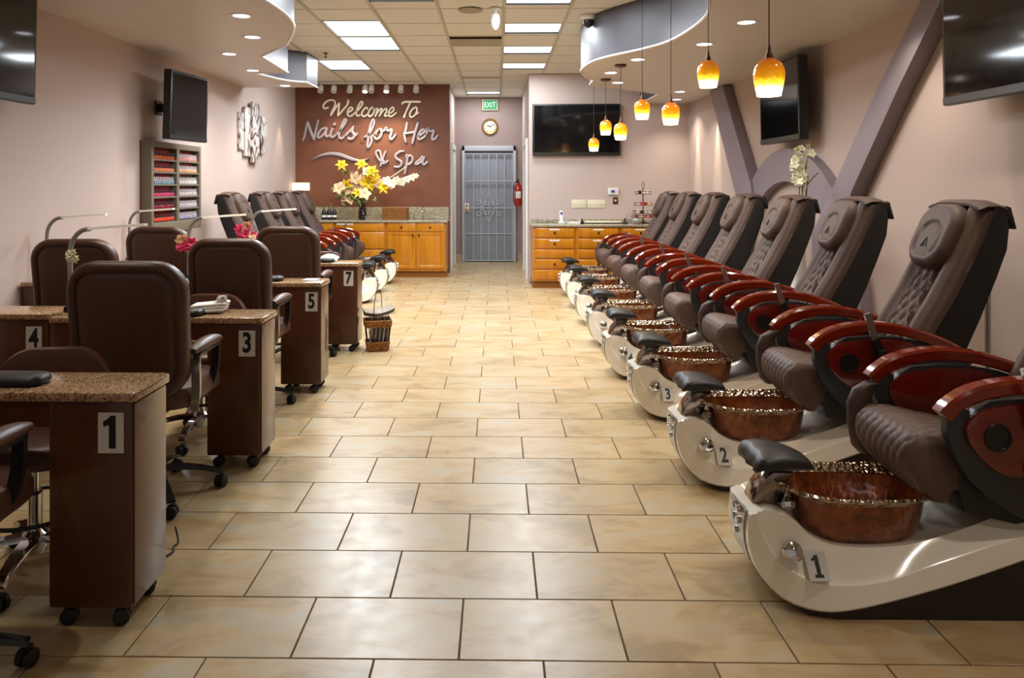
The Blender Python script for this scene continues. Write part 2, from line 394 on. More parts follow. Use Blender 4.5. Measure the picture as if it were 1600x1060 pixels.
for i in range(-1, len(GX)):
    x0 = GX[i] if i >= 0 else GX[0] - 0.61
    for y0 in GY:
        xc, yc = x0 + 0.305, y0 + 0.311
        if xc - 0.3 < XL or xc + 0.3 > XR: 
            continue
        if any(abs(fx + 0.305 - xc) < 0.1 and fy - 0.33 < yc < fy + fd + 0.33 for fx, fy, fd in LF):
            # trim tiles around a fixture
            a, b = yc - 0.299, yc + 0.299
            for fx, fy, fd in LF:
                if abs(fx + 0.305 - xc) < 0.1:
                    if fy <= a < fy + fd: a = fy + fd
                    elif fy < b <= fy + fd: b = fy
                    elif a < fy and b > fy + fd: b = fy
            if b - a > 0.05: build(MB().box(xc - 0.292, xc + 0.292, a, b, HZ + 0.004, HZ + 0.02), 'ceiling_tile', M['ctile'], ceil)
            continue
        if abs(xc - (-0.24)) < 0.1 and abs(yc - 8.6) < 0.32: continue
        if yc < 4.4 or xc < -1.9 and yc < 8 or xc > 1.6:
            stuffc.box(xc - 0.292, xc + 0.292, yc - 0.299, yc + 0.299, HZ + 0.004, HZ + 0.02); continue
        if first: ct.location = (xc, yc, 0); first = False
        else: inst(ct, ceil, (xc, yc, 0))
tag(build(stuffc, 'hidden_ceiling_tiles', M['ctile'], ceil), kind='stuff')
# air return strips in the ceiling
mb = MB().box(-0.535, 0.06, 8.36, 8.78, HZ + 0.0, HZ + 0.006)
tag(build(mb, 'ceiling_vent', M['cstain']), 'tan louvred ceiling vent left of the right-hand light row', 'vent')
mb = MB().box(-0.535, 0.06, 11.25, 11.42, HZ - 0.003, HZ + 0.004)
tag(build(mb, 'ceiling_vent', M['cstain']), 'narrow tan ceiling vent in front of the back corridor', 'vent')
def troffer(i, x, y, d, label):
    t = thing('ceiling_light', label, 'ceiling light', (x + 0.305, y + d / 2, HZ), 0, 'fluorescent ceiling lights')
    mb = MB(); hw, hd = 0.285, d / 2
    mb.box(-hw - 0.01, -hw, -hd, hd, -0.002, 0.03); mb.box(hw, hw + 0.01, -hd, hd, -0.002, 0.03)
    mb.box(-hw, hw, -hd, -hd + 0.008, -0.002, 0.03); mb.box(-hw, hw, hd - 0.008, hd, -0.002, 0.03)
    build(mb, 'frame', M['black'], t)
    build(MB().box(-hw, hw, -hd + 0.008, hd - 0.008, 0.016, 0.022), 'lens', M['lens'], t)
    l = light('AREA', 'troffer_glow', (0, 0, -0.004), TROFFER_W * d / 0.5, (0.86, 0.94, 1.0), t, shape='RECTANGLE', size=2*hw - 0.02, size_y=2*hd - 0.04)
    return t
tl = ['fluorescent ceiling light, nearest visible above the aisle on the right row', 'fluorescent ceiling light, cut by the top edge, second of the right row',
      'fluorescent ceiling light of the right row, in front of the camera dome', 'fluorescent ceiling light of the right row, second from the far end',
      'fluorescent ceiling light of the right row, farthest before the corridor', 'fluorescent ceiling light at the top edge above the lettered wall, left of the aisle',
      'large left fluorescent ceiling light, nearer half of the joined pair', 'large left fluorescent ceiling light, farther half of the joined pair',
      'left fluorescent ceiling light just in front of the track spotlights', 'small ceiling light inside the back corridor above the exit sign']
for i, (f, lb) in enumerate(zip(LF, tl)): troffer(i, *f, lb)
# ---------------- soffits
def soffit(poly, z, side, name, label):
    mb = MB()
    mb.prism(poly, lambda p, q, t: (p, q, t), z, HZ + 0.03, 0, mside=1)
    o = struct(mb, name, [M['soffit'], M['fascia']]); o['label'] = label
    return o
RC = smoothline([(1.25, -0.9, 0), (1.2, 1.5, 0), (1.15, 3.4, 0), (1.27, 4.45, 0), (1.39, 4.9, 0), (1.47, 5.24, 0), (1.485, 5.66, 0), (1.43, 6.2, 0), (1.28, 6.56, 0), (1.05, 6.92, 0), (0.92, 7.24, 0), (0.878, 7.75, 0), (0.943, 8.1, 0), (1.038, 8.4, 0)], 5)
RP = [(v.x, v.y) for v in RC] + [(1.10, 8.45), (1.105, 8.88), (2.12, 9.78), (2.10, YR)]
poly = RP + [(XR, YR), (XR, -0.9)]
soffit(poly, ZSR, 1, 'ceiling_soffit_right', 'curved dropped soffit with a blue-grey fascia on the right')
LC = smoothline([(-1.5, -0.9, 0), (-1.9, 1.2, 0), (-2.05, 2.8, 0), (-1.85, 4.0, 0), (-1.62, 4.8, 0), (-1.56, 5.3, 0), (-1.567, 5.64, 0), (-1.61, 5.9, 0), (-1.69, 6.165, 0), (-1.81, 6.49, 0), (-1.89, 6.69, 0)], 5)
LP = [(v.x, v.y) for v in LC] + [(-2.30, 7.27), (-2.337, 8.31), (-2.72, 8.36), (-2.66, 8.56), (-2.60, 8.8), (-2.50, 9.0), (-2.33, 9.12), (-2.32, 9.62)]
poly = LP + [(XL, 9.62), (XL, -0.9)]
soffit(poly, ZSL, -1, 'ceiling_soffit_left', 'curved dropped soffit with a mauve fascia on the left')
def beadline(pts, z, name):
    mb = MB(); P = [Vector((a, b, z)) for a, b in pts]
    mb.tube(P, 0.011, 6)
    struct(mb, name, M['bead'])
beadline(RP[3:], ZSR, 'trim_2'); beadline(LP[3:], ZSL, 'trim_3')
# ---------------- recessed downlights
DN = [(375, 23, 0), (392.5, 56.5, 0), (356, 83, 0), (393, 109, 0), (444, 133, 0), (250, -60, 0), (330, -20, 0),
      (1358, -4, 1), (1164, 36, 1), (1099, 70, 1), (995.5, 93.5, 1), (954, 114, 1), (965, 129.5, 1), (1061, 144, 1), (1056, 156, 1), (1480, -90, 1)]
side = ['left', 'right']; cnt = [0, 0]
far_words = ['nearest', 'second nearest', 'third nearest', 'fourth', 'fifth', 'sixth', 'seventh', 'eighth', 'ninth', 'tenth', 'eleventh', 'twelfth', 'thirteenth']
prot = None
DNW = []
for px, py, s in DN:
    H = (ZSR if s else ZSL) - HC
    d = F * H / (290 - py); DNW.append((d, (px - 776) * d / F, s))
DNW += [(2.9, 1.75, 1), (1.9, 1.45, 1), (0.8, 1.6, 1), (3.3, -2.3, 0), (2.2, -2.0, 0), (1.0, -2.2, 0)]  # right ones follow a floor shadow; unseen left ones are added for overhead light
DNW.sort(); cnt = [0, 0]
for d, x, s in DNW:
    lb = 'round recessed downlight in the %s soffit, %s to the camera' % (side[s], far_words[cnt[s]] if cnt[s] < 3 else far_words[cnt[s]] + ' nearest'); cnt[s] += 1
    z = ZSR if s else ZSL
    if prot is None:
        prot = thing('downlight', lb, 'ceiling light', (x, d, z), 0, 'recessed downlights in the soffits')
        build(MB().lathe([(0.062, -0.004), (0.082, -0.006), (0.086, -0.001), (0.062, -0.001)], 28, cap=False), 'trim_ring', M['cantrim'], prot)
        build(MB().lathe([(0.0005, -0.003), (0.062, -0.003), (0.062, -0.001), (0.0005, -0.001)], 24), 'lens', M['can'], prot)
    else: dup(prot, (x, d, z), None, lb)
    light('SPOT', 'downlight_beam', (x, d, z - 0.01), CAN_W * (2.2 if d < 3.4 else 4), (1.0, 0.90, 0.77), None, spot_size=2.0, spot_blend=0.8, shadow_soft_size=0.05)
# accent beams grazing the right wall near the back
for y in (9.5, 10.42):
    light('SPOT', 'wall_graze', (XR - 0.10, y, ZSR - 0.02), 190, (1.0, 0.84, 0.62), None, spot_size=0.38, spot_blend=0.7, shadow_soft_size=0.012).rotation_euler = (0, -.07, 0)
for y in (8.15, 9.6, 11.2):
    light('SPOT', 'wall_graze_left', (XL + 0.16, y, ZSL - 0.02), 40, (1.0, 0.86, 0.66), None, spot_size=0.9, spot_blend=0.8, shadow_soft_size=0.02)
# ---------------- raised beams and arch on the right wall
XB = 2.68
def wy(px, py): y = XB * F / (px - 776); return (y, HC - (py - 290) * y / F)
fx = lambda p, q, t: (t, p, q)
def wallshape(name, pts, label):
    mb = MB().prism(pts, fx, XB, XR - 0.001, bev=0.006)
    return tag(build(mb, name, M['beam']), label, 'wall beam', 'raised mauve shapes on the right wall')
a = wy(1107, 144); b = wy(1126, 138)
wallshape('wall_beam', [(a[0], ZSR - .01), (b[0] - .02, ZSR - .01), (7.92, 1.44), (7.85, 1.2), (8.3, 1.2), wy(1148, 308)], 'narrow mauve beam leaning right, farther one on the right wall')
wallshape('wall_beam', [(4.74, ZSR - .01), (4.47, ZSR - .01), wy(1399, 136), wy(1325.5, 300), (6.05, 0.6), (6.35, 0.6), (6.4, 1.0), wy(1294, 300), wy(1359, 153)], 'wide mauve beam leaning left down from the soffit, nearer the camera')
arc = []
for i in range(29):
    t = PI * i / 28; arc.append((7.07 - 1.5 * math.cos(t), 0.27 + 1.5 * math.sin(t)))
for i in range(28, -1, -1):
    t = PI * i / 28; arc.append((7.07 - 1.19 * math.cos(t), 0.27 + 1.19 * math.sin(t)))
mb = MB(); 
n = 29; rings = []
for i in range(29):
    a_, b_ = arc[i], arc[57 - i]
    rings.append([(XB + .03, a_[0], a_[1]), (XB + .03, b_[0], b_[1]), (XR - .001, b_[0], b_[1]), (XR - .001, a_[0], a_[1])])
tag(build(mb.rings(rings), 'wall_arch', M['beam']), 'mauve half-round arch raised on the right wall between the beams', 'wall arch', 'raised mauve shapes on the right wall')
# ---------------- security door in the alcove
d1 = thing('door_1', 'grey back door behind a white security gate', 'door', (0, YA, 0)); d1['kind'] = 'structure'; del d1['category']
def wa(px, py): return W(px, py, YA)
xl, xr = W(722, None, YA), W(806, None, YA); zt = wa(0, 228)[1]; zo = wa(0, 237)[1]
mb = MB().box(xl, xl + .05, -.06, 0, 0, zt, b=.006).box(xr - .05, xr, -.06, 0, 0, zt, b=.006).box(xl, xr, -.06, 0, zo + .01, zt, b=.006)
build(mb, 'door_frame', M['bars'], d1)
build(MB().box(xl + .05, xr - .05, -.02, 0, 0.01, zo, b=.003), 'door_panel', M['doorgrey'], d1)
build(MB().box(xl + .05, xr - .05, -.05, -.02, zo - .02, zo + .012), 'head_gap', M['black'], d1)
bx0, bx1 = xl + .055, xr - .055
vb = build(MB().box(-.007, .007, -.066, -.05, 0.02, zo - .04), 'bar', M['bars'], d1); vb.location = (bx0 + .012, 0, 0)
for i in range(1, 7): inst(vb, d1, (bx0 + .012 + (bx1 - bx0 - .024) * i / 6, 0, 0))
hb = build(MB().box(bx0, bx1, -.07, -.05, -.009, .009), 'cross_bar', M['bars'], d1); hb.location = (0, 0, .03)
for z in (wa(0, 365)[1], wa(0, 325)[1], wa(0, 283)[1], zo - .045): inst(hb, d1, (0, 0, z))
mb = MB(); cx = (bx0 + bx1) / 2; cz = wa(0, 325)[1]
mb.tube([(cx, -.065, cz + .30), (cx + .11, -.065, cz), (cx, -.065, cz - .27), (cx - .11, -.065, cz), (cx, -.065, cz + .30)], .009, 6)
for sx in (-1, 1):
    for sz in (-1, 1):
        for (ox, oz, r0) in ((0.05, 0.03, .05), (0.19, 0.05, .055)):
            pts = [(cx + sx * (ox + (r0 * (1 - t / 22)) * math.cos(t * .45)), -.068, cz + sz * (oz + .05 + (r0 * (1 - t / 22)) * math.sin(t * .45))) for t in range(18)]
            mb.tube(pts, .008, 5)
build(mb, 'scroll_ornament', M['bars'], d1)
build(MB().box(bx0 - .005, bx0 + .075, -.085, -.05, .93, 1.09, b=.006), 'lock_plate', M['white'], d1)
build(MB().box(bx0 + .01, bx0 + .062, -.10, -.085, .94, 1.0, b=.006).lathe([(.018, 0), (.018, .02), (.01, .025)], 12, T=Matrix.Translation((bx0 + .036, -.085, 1.05)) @ Matrix.Rotation(PI/2, 4, 'X')), 'brass_lock', M['gold'], d1)
# ---------------- exit sign, clock, extinguisher
def text_mesh(s, size, ext, mat_, name, parent, loc, rot=(PI/2, 0, 0), sx=1.0, off=0.0):
    c = bpy.data.curves.new(name, 'FONT'); c.body = s; c.size = size; c.extrude = ext; c.align_x = 'CENTER'; c.align_y = 'CENTER'; c.offset = off; c.resolution_u = 3
    o = bpy.data.objects.new('tmp', c); COL.objects.link(o)
    bpy.context.view_layer.update()
    me = bpy.data.meshes.new_from_object(o.evaluated_get(bpy.context.evaluated_depsgraph_get()))
    bpy.data.objects.remove(o)
    me.materials.clear(); me.materials.append(mat_)
    r = bpy.data.objects.new(name, me); COL.objects.link(r); r.parent = parent; r.location = loc; r.rotation_euler = rot; r.scale = (sx, 1, 1)
    return r
x, z = W(765.5, 164.5, YA)
t = thing('exit_sign', 'green exit sign above the clock in the back corridor', 'exit sign', (x, YA, z))
build(MB().box(-.145, .145, -.05, 0, -.10, .10, b=.006), 'housing', M['ply'], t)
build(MB().box(-.125, .125, -.054, -.05, -.085, .085), 'face', M['green'], t)
text_mesh('EXIT', .135, .001, M['greenlit'], 'lettering', t, (0, -.056, 0), sx=.8)
x, z = W(765.5, 198, YA)
t = thing('wall_clock', 'round brass-rimmed wall clock above the security door', 'clock', (x, YA, z))
TY = Matrix.Rotation(PI/2, 4, 'X')
build(MB().lathe([(.115, 0), (.15, 0), (.152, .02), (.14, .045), (.12, .04), (.115, .02)], 36, T=TY, cap=False), 'rim', M['gold'], t)
build(MB().lathe([(.118, 0), (.118, .02)], 36, T=TY), 'dial', M['clockface'], t)
mb = MB()
for i in range(12):
    a = i * PI / 6; mb.box(-.004, .004, -.024, -.0205, .085, .108, T=Matrix.Rotation(a, 4, 'Y'))
build(mb, 'hour_marks', M['digit'], t)
build(MB().box(-.004, .004, -.028, -.024, -.01, .06, T=Matrix.Rotation(2.0 + PI, 4, 'Y')).box(-.003, .003, -.031, -.028, -.015, .09, T=Matrix.Rotation(1.1, 4, 'Y')), 'hands', M['digit'], t)
x = AX1 - .09; _, z = W(0, 322, 13.4)
t = thing('fire_extinguisher', 'red fire extinguisher hanging by the back corridor door', 'extinguisher', (x, 13.4, z))
build(MB().lathe([(.0, 0), (.06, 0), (.07, .02), (.07, .33), (.055, .38), (.025, .41), (.022, .43)], 20), 'cylinder', M['red'], t)
build(MB().box(-.02, .02, -.05, .03, .43, .455, b=.004).box(-.018, .018, -.06, .03, .47, .485, b=.004).tube([(0, 0, .42), (0, 0, .48)], .014), 'valve', M['black'], t)
build(MB().tube(smoothline([(0, -.02, .44), (-.06, -.05, .42), (-.085, -.05, .3), (-.085, -.03, .12), (-.08, -.03, .06)], 4), .009), 'hose', M['black'], t)
build(MB().box(-.045, .045, -.0725, -.062, .14, .26, b=.003), 'label_patch', M['paper'], t)
build(MB().box(-.01, .09, .0, .03, .15, .2), 'bracket', M['satin'], t)
# ---------------- ceiling devices
x = W(774, None, 6.9)
t = thing('ceiling_sensor', 'white bullet-shaped sensor hanging from a ceiling plate', 'sensor', (x, 6.9, HZ))
build(MB().lathe([(.06, -.001), (.055, -.016), (.015, -.02), (.012, -.05)], 20), 'mount', M['ctile'], t)
build(MB().lathe([(.012, -.045), (.036, -.06), (.042, -.12), (.032, -.17), (.01, -.20)], 20), 'sensor_body', M['white'], t)
tag(build(MB().lathe([(.0, 0), (.11, 0), (.115, .006), (.02, .008)], 28, c=(W(735, None, 6.95), 6.95, HZ - .012)), 'ceiling_disc', M['cstain']), 'flat round tan disc on a ceiling tile near the sensor', 'ceiling disc')
x = W(508, None, 9.2)
t = thing('fire_sprinkler', 'small sprinkler head in the ceiling over the left fixtures', 'sprinkler', (x, 9.2, HZ))
build(MB().lathe([(.03, 0), (.03, -.006), (.008, -.01), (.008, -.05), (.022, -.052), (.022, -.058), (.002, -.06)], 14), 'head', M['bronze'], t)
x, z = W(922, 41, 7.2)
t = thing('dome_camera', 'small dark dome camera on the blue-grey fascia top', 'camera', (x - .02, 7.2, HZ))
build(MB().lathe([(.075, 0), (.07, -.03), (.05, -.045), (.04, -.06)], 20), 'base', M['white'], t)
build(MB().lathe([(.05, -.04), (.052, -.07), (.04, -.10), (.015, -.118), (.002, -.12)], 20), 'dome', M['tvbody'], t)
# ---------------- track spotlights above the brown wall
t = thing('track_rail', 'white track rail above the brown lettered wall', 'track', (0, 11.75, HZ))
x0, x1 = W(497, None, 11.75), W(657, None, 11.75)
build(MB().box(x0, x1, -.018, .018, -.03, -.001, b=.003), 'rail', M['white'], t)
pr = None
names = ['leftmost', 'second from left', 'third from left', 'fourth from left, lit', 'fifth from left', 'sixth from left, lit', 'seventh from left', 'rightmost']
for i, px in enumerate((500, 521, 546, 570, 580, 603.5, 626, 650)):
    x = W(px, None, 11.75); lit = i in (3, 5)
    if True:
        lb = 'small white track spotlight on the rail, %s' % names[i]
        t = thing('track_spotlight', lb, 'spotlight', (x, 11.75, HZ - .03), 0, 'track spotlights above the lettering')
        T = Matrix.Translation((0, 0, -.08)) @ Matrix.Rotation(-.5, 4, 'X')
        build(MB().tube([(0, 0, 0), (0, 0, -.05)], .01, 8), 'stem', M['white'], t)
        build(MB().lathe([(.03, .05), (.042, .045), (.045, -.06), (.04, -.062), (.036, -.03)], 16, T=T, cap=False).lathe([(.001, .05), (.03, .05)], 16, T=T), 'housing', M['white'], t)
        build(MB().lathe([(.001, -.05), (.037, -.05)], 16, T=T, cap=True), 'lamp', M['bulb'] if lit else M['white'], t)
    if i in (1, 3, 5, 6):
        l = light('SPOT', 'track_beam', (x, 11.62, HZ - .17), 62 if lit else 42, (1, 0.86, 0.66), None, spot_size=1.25, spot_blend=0.9, shadow_soft_size=0.03)
        l.rotation_euler = (0.36, 0, 0)
# ------------------------------------------------------------------ raised lettering on the brown wall
def ribbon(mb, pts, wd, yback, th, m=0):
    # pts: 3-tuples (px, py, width factor) in photo pixels; strokes become raised bars with rounded ends
    P = smoothline([(p[0], p[1], (p[2] if len(p) > 2 else 1)) for p in pts], 5)
    C = [(Vector(W(p.x, p.y, YB)), p.z) for p in P]
    L = []; R = []
    for i, (c, f) in enumerate(C):
        t = (C[min(i + 1, len(C) - 1)][0] - C[max(i - 1, 0)][0])
        if t.length < 1e-6: t = Vector((1, 0))
        t.normalize(); nn = Vector((-t.y, t.x)); hw = wd * f / 2
        if i in (0, len(C) - 1): 
            c = c - t * hw * .5 * (1 if i == 0 else -1); hw *= .6
        L.append(c + nn * hw); R.append(c - nn * hw)
    y0, y1 = YB - yback, YB - yback - th
    rings = [[(l.x, y0, l.y), (l.x, y1 + .004, l.y), ((l.x * .85 + r.x * .15), y1, (l.y * .85 + r.y * .15)), ((l.x * .15 + r.x * .85), y1, (l.y * .15 + r.y * .85)), (r.x, y1 + .004, r.y), (r.x, y0, r.y)] for l, r in zip(L, R)]
    mb.rings(rings, m)
def Q(pts): return [(450 + p[0] / 6.4, 140 + p[1] / 6.4) + tuple(p[2:]) for p in pts]
WORDS = [
 ('cream', 'cream script word Welcome at the top left of the brown wall', .026, [
  ('w', [[(400,180),(360,187),(350,158),(382,120),(430,103),(465,118),(468,155),(445,205),(425,258,1.2)], [(425,258),(468,192),(512,132)], [(512,132),(506,190),(498,262,1.2)], [(498,262),(552,200),(592,150),(602,105,1.2)]]),
  ('e', [[(592,228),(626,214),(645,192),(630,176),(605,195),(592,232),(602,262),(632,262),(662,238)]]),
  ('l', [[(662,238),(712,190),(745,140),(735,118),(715,140),(692,190),(680,238),(695,264),(722,252)]]),
  ('c', [[(795,198),(782,178),(757,200),(737,235),(746,266),(775,262),(802,238)]]),
  ('o', [[(845,172),(820,200),(802,240),(815,270),(845,250),(862,210),(845,172),(858,200),(882,195)]]),
  ('m', [[(882,195),(896,190),(886,230),(870,270)], [(870,268),(905,215),(935,188),(934,215),(912,270)], [(912,268),(950,212),(982,190),(985,215),(966,262),(992,262)]]),
  ('e', [[(1000,242),(1040,226),(1060,197),(1045,178),(1020,200),(1003,235),(1015,267),(1046,262),(1085,230)]])]),
 ('cream', 'cream script word To at the top right of the brown wall', .028, [
  ('t', [[(1140,145,1.1),(1160,126,1.2),(1230,122,1.2),(1325,124,1.2)], [(1225,125,1.1),(1200,180),(1178,230),(1160,278,1.3)]]),
  ('o', [[(1268,180),(1240,202),(1218,242),(1226,274),(1256,268),(1282,235),(1290,195),(1276,172)], [(1284,248),(1306,228)]])]),
 ('silver', 'silver script word Nails in the middle row of the brown wall', .036, [
  ('n', [[(145,512,.8),(166,440),(190,322)], [(190,322,1.1),(216,400,1.2),(256,502,1.1)], [(256,502),(276,400),(300,305)]]),
  ('a', [[(378,382),(332,398),(296,450),(302,482),(337,465),(374,415),(386,385)], [(386,385),(372,440),(386,472),(412,455)]]),
  ('i', [[(445,388),(425,440),(430,476),(456,470),(482,450)], [(458,352,1.2),(470,340,1.2)]]),
  ('l', [[(482,450),(542,380),(582,312),(566,298),(545,340),(515,420),(510,476),(536,490),(566,465)]]),
  ('s', [[(566,465),(612,420),(655,368)], [(650,375,1.1),(640,418,1.2),(664,452,1.2),(650,486,1.1),(612,496),(600,478)], [(664,472),(692,438)]])]),
 ('silver', 'silver script word for in the middle row of the brown wall', .036, [
  ('f', [[(765,475),(802,455),(836,400),(862,330),(850,300),(830,340),(810,420),(800,500),(794,578),(816,562),(836,510),(830,476),(852,460),(882,448)]]),
  ('o', [[(910,395),(880,430),(865,470),(880,497),(916,480),(936,435),(930,400),(908,395)], [(930,425),(966,408)]]),
  ('r', [[(962,412,.9),(980,384,1.2),(986,402,1.1),(1006,414,.9),(1032,402,1.2),(1034,430,1.1),(1020,476,1.1),(1030,500),(1052,484),(1080,446,.8)]])]),
 ('silver', 'silver script word Her in the middle row of the brown wall', .036, [
  ('h', [[(1190,330,1.1),(1180,400,1.1),(1164,455),(1178,524,1.1)], [(1300,335,1.2),(1270,430,1.1),(1244,540,1.1)], [(1155,445,.7),(1205,436),(1275,425)]]),
  ('e', [[(1302,467),(1342,445),(1372,415),(1355,400),(1325,420),(1302,460),(1306,497),(1342,490),(1382,458)]]),
  ('r', [[(1382,458,.9),(1400,388,1.2),(1408,408,1.1),(1430,420,.9),(1456,410,1.2),(1452,440,1.1),(1442,478,1.1),(1448,502),(1470,494),(1500,456,.8)]])]),
 ('silver', 'silver ampersand beside the wave stroke on the brown wall', .032, [
  ('ampersand', [[(1000,712),(962,742),(918,712),(882,650),(884,618),(912,613),(928,650),(932,700),(925,768)], [(978,616),(952,680),(926,768)], [(938,690),(968,730),(1000,712)]])]),
 ('silver', 'silver script word Spa in the lowest row of the brown wall', .036, [
  ('s', [[(1160,616,.8),(1120,622),(1076,655),(1086,690,1.1),(1132,720,1.1),(1130,756),(1096,777),(1062,772,.8)]]),
  ('p', [[(1180,672,1.1),(1194,660,1.1),(1190,720),(1168,845)], [(1188,694,.9),(1216,660),(1246,682),(1240,722),(1212,748),(1186,742,.8)]]),
  ('a', [[(1348,668),(1312,708),(1275,738),(1290,748),(1332,722),(1366,675)], [(1366,675),(1346,730),(1362,752),(1394,722)]])]),
]
for m_, lb, wd, letters in WORDS:
    t = thing('lettering', lb, 'lettering', (0, 0, 0), 0, 'script lettering on the brown wall')
    x0, z0 = W(*Q([letters[0][1][0][0]])[0][:2], YB); t.location = (x0, YB, z0)
    for nm, strokes in letters:
        mb = MB()
        for k, s in enumerate(strokes): ribbon(mb, Q(s), wd, .012, .022 + .0013 * k)
        for p in mb.v: p.x -= x0; p.y -= YB; p.z -= z0
        build(mb, 'letter', [M[m_]], t, ang=50)
    mb = MB()
    for nm, strokes in letters:
        c = Vector(W(*Q([strokes[0][len(strokes[0]) // 2]])[0][:2], YB))
        mb.tube([(c.x - x0, 0, c.y - z0), (c.x - x0, -.013, c.y - z0)], .006, 6)
    build(mb, 'standoff', M['satin'], t)
mb = MB(); ribbon(mb, Q([(236,700,.15),(320,660,.7),(420,640,1.2),(520,652,1.4),(620,690,1.3),(700,710,.9),(760,705,.5),(812,686,.12)]), .04, .0, .03)
tag(build(mb, 'wave_ornament', M['silver'], ang=50), 'long silver wave stroke left of the ampersand on the brown wall', 'ornament')
x, z = W(565, 218, YB)
tag(build(MB().box(x - .035, x + .035, YB - .012, YB, z - .06, z + .05, b=.005), 'wall_plate', M['brown']), 'small brown painted plate between the first two silver words', 'wall plate')
# ------------------------------------------------------------------ counters and cabinets
def knob_mesh():
    return MB().lathe([(.006, 0), (.006, .015), (.016, .022), (.016, .03), (.006, .034)], 14, T=Matrix.Rotation(PI/2, 4, 'X'))
def panel(mb, x0, x1, z0, z1, y, raised=True):
    w_, h_ = x1 - x0, z1 - z0; cx, cz = (x0 + x1) / 2, (z0 + z1) / 2
    f = lambda a, b, d: (cx + a, y - d, cz + b)
    if raised: mb.plate(w_, h_, .004, [(0, 0), (0, .016), (.004, .02), (.042, .02), (.05, .012), (.058, .012), (.075, .018)], f, n=1)
    else: mb.plate(w_, h_, .004, [(0, 0), (0, .014), (.012, .02)], f, n=1)
def cabinet(x0, x1, yf, yb, spec, label, group, top=.85):
    # spec: list of (kind, z0, z1, n)
    t = thing('base_cabinet', label, 'cabinet', ((x0 + x1) / 2, yf, 0), 0, group)
    w_ = (x1 - x0) / 2
    build(MB().box(-w_, w_, 0, yb - yf, .10, top), 'cabinet_body', M['oak'], t)
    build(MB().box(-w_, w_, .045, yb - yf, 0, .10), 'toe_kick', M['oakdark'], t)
    for kind, z0, z1, n, kn in spec:
        for i in range(n):
            a = -w_ + .018 + i * (2 * w_ - .036) / n + .006; b = -w_ + .018 + (i + 1) * (2 * w_ - .036) / n - .006
            mb = MB(); panel(mb, a, b, z0, z1, 0, kind == 'door')
            o = build(mb, kind, M['oak'], t)
            if kn:
                kx = (a + b) / 2 if kind == 'drawer' else (b - .04 if i == 0 else a + .04)
                kz = (z0 + z1) / 2 if kind == 'drawer' else z1 - .045
                build(knob_mesh(), 'knob', M['knob'], o, loc=(kx, -.018, kz))
            if kn == 2:
                build(MB().box((a + b) / 2 - .07, (a + b) / 2 + .07, -.0225, -.02, z1 - .032, z1 - .012), 'paper_label', M['paper'], o)
    return t
g = 'honey oak base cabinets'
YC = 11.47
A_ = [('drawer', .712, .845, 1, 0), ('drawer', .445, .70, 1, 0), ('drawer', .14, .425, 1, 0)]
cabinet(-1.70, AX0 - .004, YC, YB - .012, [('drawer', .712, .845, 2, 1), ('door', .14, .70, 2, 1)], 'oak sink cabinet with two doors under the brown wall', g)
c2 = cabinet(-2.49, -1.704, YC, YB - .012, [('drawer', .712, .845, 1, 0), ('drawer', .445, .70, 1, 0), ('drawer', .14, .425, 1, 0)], 'oak three-drawer cabinet left of the sink cabinet', g)
for z in (.835, .688):
    build(MB().box(-.37 + .0, -.37 + .26, -.0225, -.02, z - .02, z), 'paper_label', M['paper'], c2)
cabinet(XL + .005, -2.494, YC, YB - .012, [('drawer', .712, .845, 1, 1), ('door', .14, .70, 2, 1)], 'oak cabinet in the left corner behind the pedicure chairs', g)
t = thing('countertop', 'beige granite countertop with backsplash under the brown wall', 'countertop', (0, YC, .85))
build(MB().box(XL + .003, AX0 + .02, -.04, YB - YC - .006, 0, .03, b=.008), 'slab', M['granite2'], t)
build(MB().box(XL + .003, AX0 + .0, YB - YC - .025, YB - YC - .006, .031, .22, b=.003), 'backsplash', M['granite2'], t)
YD = 10.3
DR = [('drawer', .705, .835, 1, 2), ('drawer', .555, .685, 1, 2), ('drawer', .42, .535, 1, 0), ('drawer', .275, .40, 1, 1), ('drawer', .125, .255, 1, 0)]
for a, b, lb in ((.50, 1.092, 'oak five-drawer cabinet at the corridor end of the right counter'), (1.096, 1.70, 'oak five-drawer cabinet, second from the corridor, right counter'),
                 (1.704, 2.25, 'oak five-drawer cabinet, third from the corridor, right counter'), (2.254, XR - .005, 'oak cabinet in the right corner behind the last pedicure chair')):
    cabinet(a, b, YD, YR - .012, DR, lb, g)
t = thing('countertop', 'pale countertop on the right oak drawers under the wide television', 'countertop', (0, YD, .85))
build(MB().box(.478, XR - .003, -.035, YR - YD - .006, 0, .03, b=.008), 'slab', M['granite2'], t)
build(MB().box(.50, XR - .003, YR - YD - .02, YR - YD - .006, .031, .075, b=.003), 'backsplash', M['granite2'], t)
CT = .8805
